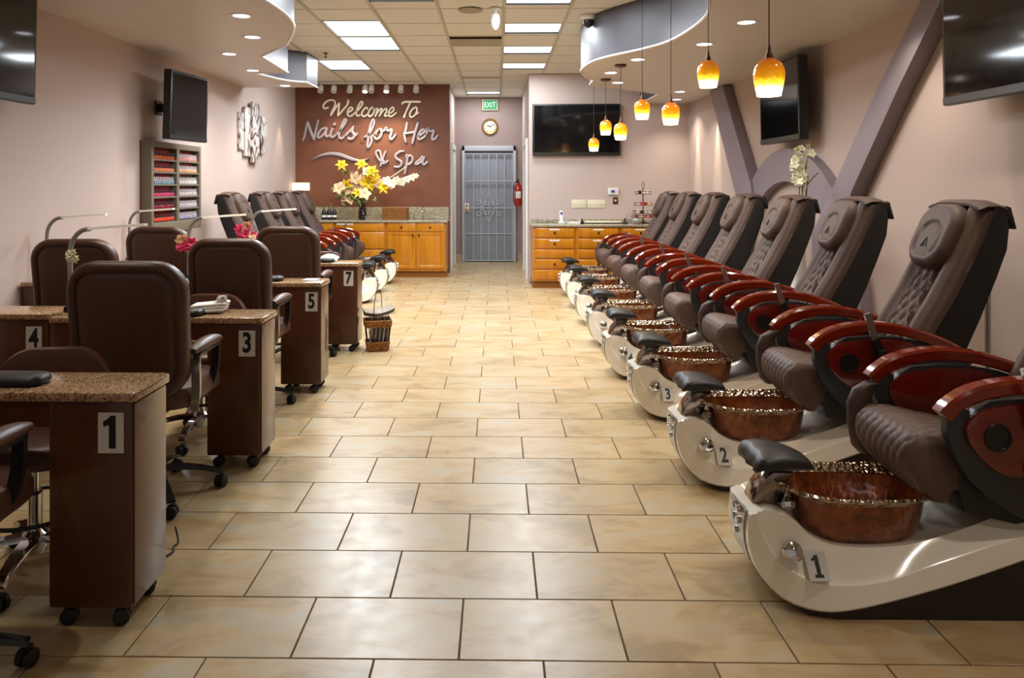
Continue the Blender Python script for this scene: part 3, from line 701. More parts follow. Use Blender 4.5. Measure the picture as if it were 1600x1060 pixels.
# ------------------------------------------------------------------ flowers
def petals(mb, c, n, ln, wd, cup, ax, m=0, seg=4, phase=0.0, curl=.3):
    ax = Vector(ax).normalized(); R = ax.to_track_quat('Z', 'Y').to_matrix().to_4x4()
    for k in range(n):
        a = 2 * PI * k / n + phase; rings = []
        T = Matrix.Translation(c) @ R @ Matrix.Rotation(a, 4, 'Z')
        for i in range(seg + 1):
            s = i / seg; e = cup - curl * s * s * 1.6
            r = ln * s * math.cos(e); h = ln * s * math.sin(e); ww = wd * math.sin(PI * min(1, .12 + .86 * s)) * .5 + .0008
            rings.append([(r, -ww, h), (r, 0, h - ww * .35), (r, ww, h), (r, 0, h - ww * .35 + .0015)])
        mb.rings(rings, m, T)
def flower(name, c, n, ln, wd, cup, ax, m, parent, center='gold'):
    mb = MB(); petals(mb, c, n, ln, wd, cup, ax); 
    if n > 5: petals(mb, Vector(c) + Vector(ax).normalized() * .004, n, ln * .7, wd * .8, cup + .35, ax, phase=.5)
    a = Vector(ax).normalized()
    mb.tube([Vector(c), Vector(c) + a * ln * .35], ln * .06, 5, 1)
    return build(mb, name, [M[m], M[center]], parent, ang=60)
rnd = random.Random(5)
vx = W(565, None, 11.7)
tag(build(MB().lathe([(.04, 0), (.062, .01), (.068, .06), (.06, .15), (.05, .22), (.058, .27), (.052, .27), (.045, .2)], 24, c=(0, 0, 0)), 'vase', M['vase'], loc=(vx, 11.75, CT)), 'black patterned glass vase on the counter below the lettering', 'vase')
t = thing('flower_bouquet', 'large yellow and peach artificial bouquet in the black vase', 'flowers', (vx, 11.75, CT + .2))
def bq(px, py, y=11.7):
    x, z = W(px, py, y); return Vector((x - vx, y - 11.75, z - CT - .2))
FL = [(533,258,'yellow',.085),(564,257,'yellow',.09),(580,268,'yellow',.10),(574,285,'yellow',.13),(600,293,'yellow',.10),(541,290,'yellow',.10),(558,302,'yellow',.08),(585,276,'yellow',.08),
      (535,300,'peach',.11),(549,296,'peach',.11),(560,285,'peach',.11),(545,307,'peach',.12),(569,303,'peach',.09),(586,283,'peach',.10),(555,278,'peach',.09),(529,294,'peach',.09),(572,268,'ivory',.08),
      (604,283,'ivory',.09),(613,287,'ivory',.09),(619,281,'ivory',.07),(628,284,'ivory',.08),(637,280,'ivory',.07),(645,277,'ivory',.07),(611,288,'peach',.08),(624,285,'ivory',.07),(650,275,'ivory',.05)]
for i, (px, py, c, sz) in enumerate(FL):
    y = 11.62 + rnd.uniform(-.06, .12)
    p = bq(px, py, y); ax = (rnd.uniform(-.5, .5), -1, rnd.uniform(-.1, .7))
    flower('flower', p, 6 if c == 'yellow' else 5, sz * (.95 if c == 'ivory' else 1.25), sz * (.5 if c == 'yellow' else .8 if c == 'ivory' else 1.0), .5, ax, c, t, 'gold' if c != 'yellow' else 'leaf')
mb = MB()
for i, (px, py, c, sz) in enumerate(FL[:17]):
    p = bq(px, py, 11.68); mb.tube(smoothline([(0, 0, -.02), (p.x * .35, 0, p.z * .45), (p.x * .9, p.y, p.z * .95)], 4), .004, 5)
build(mb, 'stems', M['leaf'], t)
build(MB().tube(smoothline([(.02, 0, 0), bq(583, 293), bq(610, 277), bq(632, 262), bq(641, 252)], 5), [.007] * 16 + [.003] * 5, 6).tube(smoothline([bq(600, 284), bq(625, 279), bq(650, 277)], 5), .005, 5), 'pale_branch', M['stem'], t)
mb = MB()
for i in range(80):
    px, py = rnd.gauss(548, 15), rnd.gauss(308, 8)
    p = bq(px, py, 11.66 + rnd.uniform(-.08, .12)); petals(mb, p, 1, rnd.uniform(.06, .1), .03, rnd.uniform(-.8, .8), (rnd.uniform(-1, 1), -1, rnd.uniform(0, 1)), phase=rnd.uniform(0, 6))
for px, py in ((541, 270), (544, 274), (538, 272), (556, 312), (575, 305), (580, 300)):
    petals(mb, bq(px, py, 11.7), 2, .12, .035, .9, (0, -.3, 1), phase=rnd.uniform(0, 6))
tag(build(mb, 'foliage', M['leaf'], t, ang=60), kind='stuff')
# basket on the counter, bottles, faucet, soap pump
def basket_mesh(w_, d_, h_, rows=8, taper=1.0):
    mb = MB()
    for i in range(rows):
        z = h_ * (i + .5) / rows; s = taper + (1 - taper) * z / h_; r = h_ / rows * .56
        out = rrect(w_ * s, d_ * s, .02, 3); out.append(out[0])
        mb.tube([(a, b, z) for a, b in out], r, 6, cap=False)
    mb.box(-w_ / 2 * taper, w_ / 2 * taper, -d_ / 2 * taper, d_ / 2 * taper, 0, .008)
    return mb
x0, x1 = W(599, None, 11.85), W(636.5, None, 11.85)
mb = basket_mesh(x1 - x0, .2, .19, 9)
n_ = 12
for i in range(n_ + 1):
    x = -(x1 - x0) / 2 + (x1 - x0) * i / n_
    mb.tube([(x, -.112, 0), (x, -.112, .19)], .006, 5)
tag(build(mb, 'wicker_basket', M['wicker'], loc=((x0 + x1) / 2, 11.87, CT)), 'rectangular brown wicker basket on the counter below the ampersand and last word', 'basket')
t = thing('faucet', 'chrome sink faucet on the granite counter near its right end', 'faucet', (W(661, None, 11.95), 11.95, CT))
build(MB().lathe([(.03, 0), (.03, .01), (.016, .02), (.015, .15), (.02, .16), (.02, .19), (.006, .205)], 16), 'body', M['chrome'], t)
build(MB().tube(smoothline([(0, 0, .12), (0, -.06, .16), (0, -.13, .15), (0, -.15, .12)], 4), .011, 8), 'spout', M['chrome'], t)
build(MB().tube([(0, 0, .19), (.0, .03, .235)], .008, 8), 'lever', M['chrome'], t)
t = thing('soap_pump', 'small chrome soap pump left of the faucet', 'soap pump', (W(647, None, 11.95), 11.95, CT))
build(MB().lathe([(.022, 0), (.022, .008), (.012, .014), (.010, .055), (.014, .06), (.012, .07)], 14), 'pump_body', M['chrome'], t)
build(MB().tube([(0, 0, .065), (0, -.05, .06)], .006, 8), 'nozzle', M['chrome'], t)
pr = None
names = ['leftmost, front', 'second from left, front', 'third from left, front', 'left one, rear row', 'middle one, rear row', 'right one, rear row']
for i in range(6):
    px = (505.5, 513.5, 521.5)[i % 3]; y = 11.72 if i < 3 else 11.86
    lb = 'black bottle with silver cap on the counter left of the vase, %s' % names[i]
    loc = (W(px, None, y), y, CT)
    if pr is None:
        pr = thing('bottle', lb, 'bottle', loc, 0, 'black bottles left of the vase')
        build(MB().lathe([(.03, 0), (.036, .008), (.036, .12), (.022, .15), (.014, .16)], 18), 'bottle_body', M['black'], pr)
        build(MB().lathe([(.018, .16), (.02, .165), (.02, .195), (.012, .2)], 16), 'cap', M['satin'], pr)
        build(MB().lathe([(.0365, .04), (.0368, .042), (.0368, .07), (.0365, .072)], 18, cap=False), 'label_band', M['paper'], pr)
    else: dup(pr, loc, None, lb)
for i, (px, lb) in enumerate(((464, 'cream lit table lamp in the left corner of the counter, left one'), (477.5, 'cream lit table lamp in the left corner of the counter, right narrower one'))):
    x, z = W(px, 298, 11.85); s = (.075, .045)[i]
    t = thing('table_lamp', lb, 'lamp', (x, 11.85, CT), 0, 'lit cream lamps in the corner')
    h0 = z - CT
    build(MB().lathe([(.06, 0), (.06, .012), (.012, .02), (.012, h0)], 16), 'lamp_base', M['bronze'], t)
    build(MB().box(-s, s, -s, s, h0, h0 + .125, b=.01), 'lamp_shade', M['candle'], t)
# ------------------------------------------------------------------ right counter items
t = thing('cordless_phone', 'white cordless phone standing in its cradle on the right counter', 'phone', (W(877, None, 10.5), 10.5, CT))
build(MB().box(-.042, .042, -.045, .05, 0, .035, b=.01), 'cradle', M['white'], t)
build(MB().box(-.024, .024, -.012, .014, .02, .185, b=.008, T=Matrix.Rotation(-.12, 4, 'X')), 'handset', M['white'], t)
build(MB().box(-.015, .015, -.016, -.0125, .13, .165, T=Matrix.Rotation(-.12, 4, 'X')), 'display', M['blue'], t)
t = thing('paper_tray', 'low white tray of papers beside the cordless phone', 'tray', (W(895, None, 10.5), 10.5, CT))
build(MB().box(-.10, .10, -.09, .09, 0, .008, b=.003).box(-.10, .10, -.09, -.083, 0, .03).box(-.10, -.093, -.09, .09, 0, .045).box(.093, .10, -.09, .09, 0, .045), 'tray_shell', M['white'], t)
build(MB().box(-.085, .08, -.07, .07, .009, .02, T=Matrix.Rotation(.06, 4, 'Z')).box(-.06, .07, -.06, .06, .0205, .03, T=Matrix.Rotation(-.1, 4, 'Z')), 'papers', M['paper'], t)
t = thing('tape_dispenser', 'black desk tape dispenser at the right side of the paper tray', 'desk tool', (W(909, None, 10.5), 10.5, CT))
build(MB().box(-.02, .02, -.05, .05, 0, .03, b=.006).lathe([(.012, -.012), (.03, -.012), (.03, .012), (.012, .012)], 18, c=(0, 0, 0), T=Matrix.Translation((0, 0, .04)) @ Matrix.Rotation(PI/2, 4, 'Y')), 'body', M['black'], t)
t = thing('nail_tip_case', 'long low clear case lying on the right counter', 'case', (W(941, None, 10.6), 10.6, CT))
hw = (W(970, None, 10.6) - W(913, None, 10.6)) / 2
build(MB().box(-hw, hw, -.06, .06, 0, .012, b=.003), 'tray_base', M['black'], t)
build(MB().box(-hw + .004, hw - .004, -.056, .056, .012, .035, b=.004), 'lid', M['ply'], t)
t = thing('pen_holder', 'small black cone shaped holder right of the low case', 'holder', (W(976, None, 10.5), 10.5, CT))
build(MB().lathe([(.045, 0), (.045, .008), (.02, .03), (.012, .075), (.004, .08)], 16), 'cone', M['black'], t)
build(MB().tube([(0, 0, .07), (.05, -.02, .16)], .003, 6), 'wand', M['satin'], t)
t = thing('glass_bowl', 'round smoked glass bowl at the foot of the tiered stand', 'bowl', (W(995, None, 10.45), 10.45, CT))
build(MB().lathe([(.03, 0), (.055, .012), (.072, .05), (.06, .085), (.054, .083), (.064, .05), (.04, .015)], 24), 'bowl_body', M['glassgrey'], t)
sx = W(1004, None, 10.62)
t = thing('tiered_stand', 'bronze tiered display stand with small boxes on the right counter', 'display stand', (sx, 10.62, CT))
build(MB().lathe([(.09, 0), (.09, .008), (.02, .03), (.012, .06)], 20), 'stand_foot', M['bronze'], t)
build(MB().tube([(0, 0, .05), (0, 0, .50)], .008, 8), 'stand_pole', M['bronze'], t)
build(MB().tube([(0, 0, .49)] + [(.018 * math.sin(a * PI / 6) , 0, .545 - .05 * math.cos(a * PI / 6)) for a in range(13)], .004, 6), 'finial', M['bronze'], t)
cl = ['red', 'paper', 'peach', 'black', 'pink', 'ply']
for k, (z, r) in enumerate(((.085, .155), (.145, .13), (.26, .12), (.42, .10))):
    mb = MB()
    for h in (0, .035):
        out = rrect(2 * r, .13, .01, 2); out.append(out[0]); mb.tube([(a, b, z + h) for a, b in out], .004, 5, cap=False)
    mb.box(-r, r, -.065, .065, z - .004, z)
    for a in (-r, r):
        for b in (-.065, .065): mb.tube([(a, b, z), (a, b, z + .035)], .003, 5)
    build(mb, 'tier', M['bronze'], t)
    nb = 4 if r > .11 else 3
    for i in range(nb):
        a = -r + .02 + (2 * r - .04) * (i + .5) / nb
        o = build(MB().box(-.018, .018, -.022, .022, 0, .04 + .008 * ((i + k) % 2), b=.003), 'small_box', M[cl[(i * 2 + k) % 6]], loc=(sx + a, 10.62 - .042, CT + z + .0005))
        tag(o, 'small %s box on the %s tier of the bronze stand' % (['red', 'white', 'peach', 'black', 'pink', 'cream'][(i * 2 + k) % 6], ['lowest', 'second', 'third', 'top'][k]), 'box', 'small boxes on the tiered stand')
# wall plates and thermostat on the cream wall
for i, (px0, px1, lb) in enumerate(((893, 915.5, 'cream switch plate with three toggles, left one above the counter'), (917.5, 945.5, 'wide cream switch plate with five toggles, right one above the counter'))):
    a, z1 = W(px0, 312, YR); b, z0 = W(px1, 325, YR)
    t = thing('switch_plate', lb, 'switch', ((a + b) / 2, YR, (z0 + z1) / 2))
    build(MB().box(-(b - a) / 2, (b - a) / 2, -.008, 0, -.06, .06, b=.003), 'plate', M['ply'], t)
    for k in range((3, 5)[i]):
        build(MB().box(-.006, .006, -.02, -.008, -.012, .006, b=.002), 'toggle', M['ply'], t, loc=(-(b - a) / 2 + (b - a) * (k + .5) / (3, 5)[i], 0, 0))
x, z = W(957.5, 299, YR)
t = thing('thermostat', 'white wall thermostat with a small blue display', 'thermostat', (x, YR, z))
build(MB().box(-.077, .077, -.03, 0, -.05, .05, b=.008), 'case', M['white'], t)
build(MB().box(-.035, .02, -.032, -.03, -.022, .018), 'display', M['blue'], t)
x, z = W(961, 313.5, YR)
t = thing('wall_socket', 'dark wall socket plate below the thermostat', 'socket', (x, YR, z))
build(MB().box(-.036, .036, -.01, 0, -.05, .05, b=.003), 'plate', M['bronze'], t)
build(MB().lathe([(.0, 0), (.016, 0), (.014, .012)], 14, T=Matrix.Translation((0, -.01, 0)) @ Matrix.Rotation(PI/2, 4, 'X')), 'round_button', M['ply'], t)
# ------------------------------------------------------------------ televisions
def tv(w_, h_, label, loc, rz=0, tilt=0, arm=None, thick=.05):
    t = thing('television', label, 'television', loc, rz, 'wall televisions')
    T = Matrix.Rotation(tilt, 4, 'X')
    build(MB().box(-w_/2, w_/2, 0, thick, -h_/2, h_/2, b=.008, T=T), 'tv_housing', M['tvbody'], t)
    build(MB().box(-w_/2 + .025, w_/2 - .025, -.002, .004, -h_/2 + .05, h_/2 - .025, T=T), 'screen', M['screen'], t)
    build(MB().box(-w_/2 + .004, w_/2 - .004, -.003, -.0005, -h_/2 + .006, -h_/2 + .045, T=T), 'lower_bezel', M['black'], t)
    if arm:
        build(MB().box(-.16, .16, thick, thick + .025, -.16, .16, b=.004, T=T).box(-.03, .03, thick, arm, -.04, .04).box(-.05, .05, arm - .015, arm, -.07, .07), 'wall_mount', M['black'], t)
    return t
a = W(832, None, YR - .06); b = W(969, None, YR - .06)
tv(b - a, .755, 'wide black television flat on the cream back wall above the counter', ((a + b) / 2, YR - .07, HC + (290 - 203) * (YR - .07) / F), 0, 0, .069)
tv(1.25, .74, 'black television at the left edge of the picture, high on the left wall', (XL + .20, 4.32, 2.33), PI / 2, 0.02, .199)
tv(.67, .64, 'black television on a swing arm above the nail polish rack', (-2.93, 7.08, 2.165), math.radians(83), .03, .33, .075)
tv(.94, .73, 'black television on a swing arm above the mauve arch', (2.58, 6.88, 2.18), -PI/2, .02, .215, .08)
tv(1.25, .80, 'large black television high on the right wall, cut by the frame', (XR - .22, 3.74, 2.28), -PI / 2, .02, .219)
# ------------------------------------------------------------------ panel art on the left wall
t = thing('wall_art', 'six staggered canvas panels with a grey orchid print on the left wall', 'picture', (XL, 10.0, 0))
am = mat('grey_orchid_print', 'c9c2be', 0.5, noise=('5c4840', (9, 5, 4), 5, 0.45, 0.62), world=True)
am.node_tree.nodes['Noise Texture'].inputs['Distortion'].default_value = 2.2
for a, b, zt_, zb_, off in ((372, 379, 175, 234, 0), (379.5, 388, 167, 244, .015), (388.5, 400, 160, 254, .035), (400.5, 404, 173, 247, .0), (404.5, 411, 182, 240, .02), (411.5, 415.5, 190, 237, 0)):
    y0 = 3.25 * F / (776 - a); y1 = 3.25 * F / (776 - b); ym = (y0 + y1) / 2
    build(MB().box(off, off + .03, y0 - 10, y1 - 10, HC + (290 - zb_) * ym / F, HC + (290 - zt_) * ym / F, b=.004), 'canvas_panel', am, t)
# ------------------------------------------------------------------ nail polish rack
Y0, Y1, Z0, Z1 = 6.80, 7.95, .97, 1.835
t = thing('polish_rack', 'grey-brown wall rack with twelve cubbies of nail polish', 'rack', (XL, Y0, Z0))
H_, L_ = Z1 - Z0, Y1 - Y0
D_ = .11
rb = MB().box(0, .012, 0, L_, 0, H_)
build(rb, 'back_panel', M['rackdark'], t)
fr = MB().box(.012, D_, 0, .05, 0, H_, b=.003).box(.012, D_, L_ - .045, L_, 0, H_, b=.003).box(.012, D_, .05, L_ - .045, H_ - .055, H_, b=.003).box(.012, D_, .05, L_ - .045, 0, .10, b=.003).box(.012, D_, L_ / 2 - .03, L_ / 2 + .03, .10, H_ - .055, b=.003)
build(fr, 'rack_frame', M['rack'], t)
pit = (H_ - .155) / 6
for i in range(1, 6):
    build(MB().box(.012, D_ - .004, .05, L_ - .045, .10 + pit * i - .008, .10 + pit * i + .008, b=.002), 'shelf', M['rack'], t)
for i in range(6):
    build(MB().box(.012, .055, .05, L_ / 2 - .03, .108 + pit * i, .133 + pit * i).box(.012, .055, L_ / 2 + .03, L_ - .045, .108 + pit * i, .133 + pit * i), 'step', M['rackdark'], t)
tones = {'l5': ('cf3a4a', 'e2683c'), 'l4': ('d8345a', 'ea8a62'), 'l3': ('d4365f', '8fa8b0'), 'l2': ('c21f58', 'd84d7a'), 'l1': ('c01c66', '8c2434'), 'l0': ('c8202c', 'e84a32'),
         'r5': ('b8414e', 'e29a8e'), 'r4': ('c65a44', 'edb48c'), 'r3': ('a07c4c', 'd8d2cc'), 'r2': ('a84a4e', 'd6c4c4'), 'r1': ('7c2836', 'c9c6cc'), 'r0': ('5c2a44', 'a8a4c0')}
rown = ['bottom', 'fifth', 'fourth', 'third', 'second', 'top']
capm = mat('polish_cap', '5a4044', 0.3); capw = mat('polish_pale_cap', 'd9d2d4', 0.3)
for s in 'lr':
    for r in range(6):
        y_a = Y0 + (.062 if s == 'l' else L_ / 2 + .04); y_b = Y0 + (L_ / 2 - .042 if s == 'l' else L_ - .057)
        for tier in (0, 1):
            ca, cb_ = tones['%s%d' % (s, r)]
            mm = mat('polish_%s%d%d' % (s, r, tier), ca if tier else cb_, .12, coat=.6)
            mb = MB().box(-.0105, .0105, -.0105, .0105, 0, .034, m=0, b=.003, seg=1).lathe([(.007, .034), (.0075, .036), (.006, .068), (.004, .069)], 8, m=1)
            pr = None
            for k in range(12):
                yy = y_a + (y_b - y_a) * (k + .5) / 12
                loc = (XL + (.034 if tier else .08), yy, Z0 + .1085 + pit * r + (.0255 if tier else 0))
                if pr is None:
                    pr = build(mb, 'polish_bottle', [mm, mm if tier else (capw if s == 'r' or r == 3 else capm)])
                    tag(pr, 'nail polish bottle in the %s column, %s shelf, %s row of the wall rack' % ('left' if s == 'l' else 'right', rown[r], 'rear' if tier else 'front'), 'bottle', 'nail polish, %s column, %s shelf, %s row' % ('left' if s == 'l' else 'right', rown[r], 'rear' if tier else 'front'))
                    pr.location = loc
                else:
                    c = pr.copy(); COL.objects.link(c); c.location = loc
# ------------------------------------------------------------------ pendants
PD = [(1199, 3.35, 1.82, 1), (1105, 4.66, 2.03, 1), (1047, 5.66, 1.88, 0), (1002.5, 6.42, 1.99, 0), (969, 7.43, 1.875, 1), (946, 8.42, 1.99, 1), (927.5, 9.35, 1.85, 0)]
pn = ['nearest, largest in view', 'second nearest', 'third nearest', 'fourth nearest', 'fifth nearest', 'sixth nearest', 'farthest, lowest in front of the television']
for i, (px, y, z, on) in enumerate(PD):
    x = W(px, None, y); zt_ = (ZSR if on else HZ) - z
    t = thing('pendant_lamp', 'amber glass pendant lamp, %s' % pn[i], 'pendant lamp', (x, y, z), 0, 'amber pendants along the right soffit')
    o = MB().lathe([(.050, .003), (.052, 0), (.058, .03), (.066, .07), (.068, .10), (.064, .125), (.052, .148), (.032, .162), (.014, .17)], 28, cap=False)
    o.lathe([(.012, .168), (.030, .159), (.049, .146), (.061, .124), (.065, .10), (.063, .07), (.055, .03), (.049, .003)], 28, cap=False)
    build(o, 'lamp_shade', M['amber'], t)
    build(MB().lathe([(.016, .165), (.016, .18), (.008, .20), (.006, .225)], 14), 'socket', M['bronze'], t)
    build(MB().lathe([(.001, .05), (.022, .06), (.03, .085), (.022, .115), (.012, .14), (.012, .165)], 16), 'bulb', M['bulb'], t)
    build(MB().tube([(0, 0, .22), (0, 0, zt_ - .02)], .0028, 6), 'cord', M['cord'], t)
    build(MB().lathe([(.012, zt_ - .03), (.055, zt_ - .02), (.06, zt_ - .001)], 20), 'canopy', M['bronze'], t)
    light('POINT', 'pendant_glow', (0, 0, -.03), PEND_W, (1, .72, .36), t, shadow_soft_size=.04)
# orchid vase on a ledge behind the chairs and a wall pipe
x, z = W(1245, 318, 6.05)
t = thing('orchid_vase', 'white orchid spray in a slim vase behind the pedicure chairs', 'flowers', (x, 6.05, 0))
build(MB().lathe([(.0, 0), (.09, 0), (.095, .03), (.06, .5), (.05, .9), (.07, 1.2), (.075, z - .03), (.07, z - .03), (.05, 1.2)], 20), 'tall_vase', M['white'], t)
def oq(px, py): a, b = W(px, py, 6.05); return Vector((a - x, 0, b))
mb = MB()
for p in (((1246, 325), (1246, 290), (1250, 262)), ((1250, 325), (1252, 280), (1262, 232), (1265, 226)), ((1254, 325), (1258, 290), (1275, 270)), ((1249, 322), (1251, 290), (1257, 260)), ((1255, 325), (1257, 300), (1259, 275))):
    mb.tube(smoothline([oq(*q) for q in p], 4), .005, 5, flat=.6)
build(mb, 'stems', M['leaf'], t)
for i in range(34):
    k = i / 33; px = 1248 + rnd.uniform(-12, 12) * (1.0 if k < .6 else .7) + (4 if k < .3 else -4 * k); py = 231 + k * 56
    p = oq(px, py) + Vector((0, rnd.uniform(-.05, .03), 0))
    flower('flower', p, 5, .035, .026, .5, (rnd.uniform(-.8, .8), -1, rnd.uniform(-.3, .6)), 'ivory', t, 'leaf')
# ------------------------------------------------------------------ pedicure spa chairs
def interp(P, n):   # resample a polyline of 2-tuples into n points by arc length
    P = [Vector((a, b, 0)) for a, b in P]; P = smoothline(P, 6)
    L = [0]
    for i in range(1, len(P)): L.append(L[-1] + (P[i] - P[i-1]).length)
    out = []; j = 0
    for i in range(n):
        s = L[-1] * i / (n - 1)
        while j < len(L) - 2 and L[j + 1] < s: j += 1
        f = (s - L[j]) / max(L[j + 1] - L[j], 1e-9); out.append(P[j].lerp(P[j + 1], min(1, max(0, f))))
    return [(p.x, p.y) for p in out]
Lc = [(.064, .285), (.056, .24), (.058, .18), (.083, .105), (.135, .048), (.212, .030), (.33, .036), (.473, .067), (.687, .13), (.917, .212), (1.1, .285), (1.28, .36)]
Rc = [(.084, .298), (.088, .265), (.10, .22), (.14, .155), (.214, .12), (.30, .112), (.4055, .118), (.50, .138), (.62, .183), (.923, .286), (1.1, .36), (1.28, .43)]
Tc = [(.115, .308), (.165, .305), (.20, .285), (.24, .245), (.30, .215), (.36, .205), (.46, .203), (.593, .217), (.753, .266), (.95, .345), (1.1, .41), (1.26, .47)]
NS = 44
LL, RR, TT = interp(Lc, NS), interp(Rc, NS), interp(Tc, NS)
def hw(x): return .245 - .15 * max(0, 1 - (x - .05) / .26) ** 2 if x < .31 else .245
def spa_chair(name, label, group):
    t = thing(name, label, 'pedicure chair', (0, 0, 0), 0, group)
    # white gloss shell
    mb = MB(); rings = []
    for i in range(NS):
        (lx, lz), (rx, rz_), (tx, tz) = LL[i], RR[i], TT[i]
        yl, yr, yt = hw(lx) + .004, hw(rx) - .012, min(.162, hw(tx) - .045)
        half = [(lx, -yl + .006, lz - .004), (lx, -yl, lz + .004), (rx, -yr, rz_ - .004), (rx + .003, -yr + .006, rz_ + .002), ((rx + tx) / 2, -(yr + yt) / 2 + .004, (rz_ + tz) / 2 - .004), (tx, -yt, tz), (tx + .01, -yt + .02, tz - .004)]
        mid = [(tx + .01, 0, tz - .015)]
        ring = half + mid + [(a, -b, c) for a, b, c in half[::-1]]
        rings.append(ring)
    mb.rings(rings)
    build(mb, 'base_shell', M['pearl'], t, ang=30)
    # dark plinth under the shell
    pl = [(a + .02, b + .012) for a, b in interp(Lc, 24)]
    pl[0] = (.085, .25)
    low = [(1.27, .0), (.20, .0), (.15, .03), (.105, .09), (.083, .16)]
    low = [(1.27, 0), (.27, 0), (.205, .006), (.14, .035), (.092, .09), (.078, .16)]
    mb = MB(); top = [p for p in pl if p[0] > .10]
    rings = []
    xs = [.072, .09, .12, .16, .22, .3, .45, .7, 1.0, 1.27]
    def zlow(x): return 0 if x > .25 else .16 * (max(0, (.25 - x) / .17)) ** 2.2
    def ztop(x):
        for i in range(len(LL) - 1):
            if LL[i][0] <= x <= LL[i + 1][0] and LL[i][1] < .2 or (LL[i][0] <= x <= LL[i+1][0] and x > .3): 
                f = (x - LL[i][0]) / max(LL[i + 1][0] - LL[i][0], 1e-6); return LL[i][1] * (1 - f) + LL[i + 1][1] * f
        return .2
    for x in xs:
        y = hw(x) - .012; a, b = zlow(x), max(ztop(x) + .006, zlow(x) + .012)
        rings.append([(x, -y, a), (x, y, a), (x, y, b), (x, -y, b)])
    build(mb.rings(rings), 'plinth', M['plinth'], t)
    # chrome front panel with buttons, faucet column
    mb = MB(); rings = []
    for i in range(0, 18):
        lx, lz = LL[i]; y = min(.075, hw(lx) - .012)
        rings.append([(lx - .006, -y, lz), (lx - .009, 0, lz), (lx - .006, y, lz), (lx + .006, y, lz), (lx + .006, -y, lz)])
    fp = build(mb.rings(rings), 'front_panel', M['satin'], t, ang=60)
    mb = MB()
    for y, z in ((-.03, .275), (.02, .27), (-.03, .235), (.02, .23), (-.005, .19)):
        mb.lathe([(.0, 0), (.013, 0), (.012, .014), (.004, .016)], 10, T=Matrix.Translation((.054, y, z)) @ Matrix.Rotation(-PI/2, 4, 'Y'))
    build(mb, 'buttons', M['chrome'], fp)
    mb = MB().prism([(.088, .27), (.094, .31), (.112, .35), (.145, .392), (.165, .408), (.235, .408), (.216, .37), (.204, .32), (.202, .27)], lambda p, q, h: (p, h, q), -.048, .048, bev=.007)
    build(mb, 'chrome_column', M['darkchrome'], t)
    build(MB().lathe([(.004, -.01), (.024, 0), (.026, .016), (.014, .03), (.005, .038)], 8, T=Matrix.Translation((.205, -.085, .30)) @ Matrix.Rotation(-.6, 4, 'X')), 'handle', M['chrome'], t, ang=20)
    build(MB().lathe([(.014, 0), (.014, .03), (.02, .036), (.018, .05), (.004, .054)], 12, c=(.205, .06, .32)), 'valve', M['chrome'], t)
    # footrest cushion: lobed slab sloping to the back
    mb = MB(); rings = []
    for i in range(15):
        s = i / 14; x = .098 + .212 * s
        th = .038 * (max(.03, math.sin(PI * (.12 + .52 * s ** .8)))) ** .6 * (1 - .62 * s ** 2.2) * (1 if 0 < s < 1 else .45); zc = .424 + th - .008 * s
        wy_ = (.118 - .055 * s ** 2.5) * (1 if s > 0 else .93) * (1 if s < 1 else .7)
        ring = []
        for j in range(20):
            a = 2 * PI * j / 20
            lob = 1 + .0 * s; u = math.cos(a); v = math.sin(a)
            zz = th * abs(v) ** .7 * (1 if v > 0 else -1)
            yy = wy_ * abs(u) ** .8 * (1 if u > 0 else -1)
            lobe = .006 * (1 - s) * abs(math.sin(yy / .125 * PI * 1.5)) if v > 0 else 0
            ring.append((x - .015 * (1 - s) * abs(math.cos(yy / .12 * PI * 1.5)) ** .7, yy, zc + zz + lobe))
        rings.append(ring)
    build(mb.rings(rings), 'footrest_cushion', M['blackleather'], t, ang=60)
    build(MB().box(.14, .24, -.04, .04, .402, .435, b=.008), 'footrest_bracket', M['black'], t)
    # drain knob on the near side
    Tn = Matrix.Translation((.172, -.176, .192)) @ Matrix.Rotation(1.05, 4, 'X')
    build(MB().lathe([(.024, -.02), (.028, 0), (.034, .012), (.036, .026), (.028, .042), (.010, .050), (.001, .051)], 22, T=Tn), 'drain_knob', M['chrome'], t)
    # basin
    def br(hx, hy, z, wav=0, k=3.2):
        out = []
        for j in range(40):
            a = 2 * PI * j / 40; c, s_ = math.cos(a), math.sin(a)
            x = hx * abs(c) ** (2 / k) * (1 if c > 0 else -1); y = hy * abs(s_) ** (2 / k) * (1 if s_ > 0 else -1)
            out.append((.452 + x, y, z + wav * (abs(x / hx) ** 3) - wav * .35 * math.cos(y / hy * PI * .5)))
        return out
    mb = MB(); mb.rings([br(.16, .10, .165), br(.19, .125, .185), br(.212, .14, .235), br(.225, .148, .29), br(.232, .152, .335, .012)], cap=False)
    mb.rings([br(.226, .145, .335, .012), br(.215, .138, .27), br(.19, .12, .2), br(.12, .08, .188)], cap=False)
    mb.rings([br(.12, .08, .188), br(.001, .001, .186)], cap=False); mb.rings([br(.16, .10, .165), br(.001, .001, .165)], cap=False)
    bs = build(mb, 'basin', M['copper'], t, ang=60)
    mb = MB().rings([br(.232, .152, .332, .014), br(.256, .168, .346, .022), br(.282, .178, .352, .03), br(.287, .181, .360, .034), br(.281, .174, .366, .034), br(.248, .160, .358, .022), br(.226, .145, .338, .014)], cap=False)
    build(mb, 'basin_rim', M['crystal'], bs, ang=60)
    # seat support housing
    mb = MB().prism([(.74, .33), (.98, .28), (1.27, .36), (1.30, .50), (1.28, .58), (.90, .50), (.70, .46)], lambda p, q, s: (p, s, q), -.20, .20, bev=.02)
    build(mb, 'seat_housing', M['shell'], t)
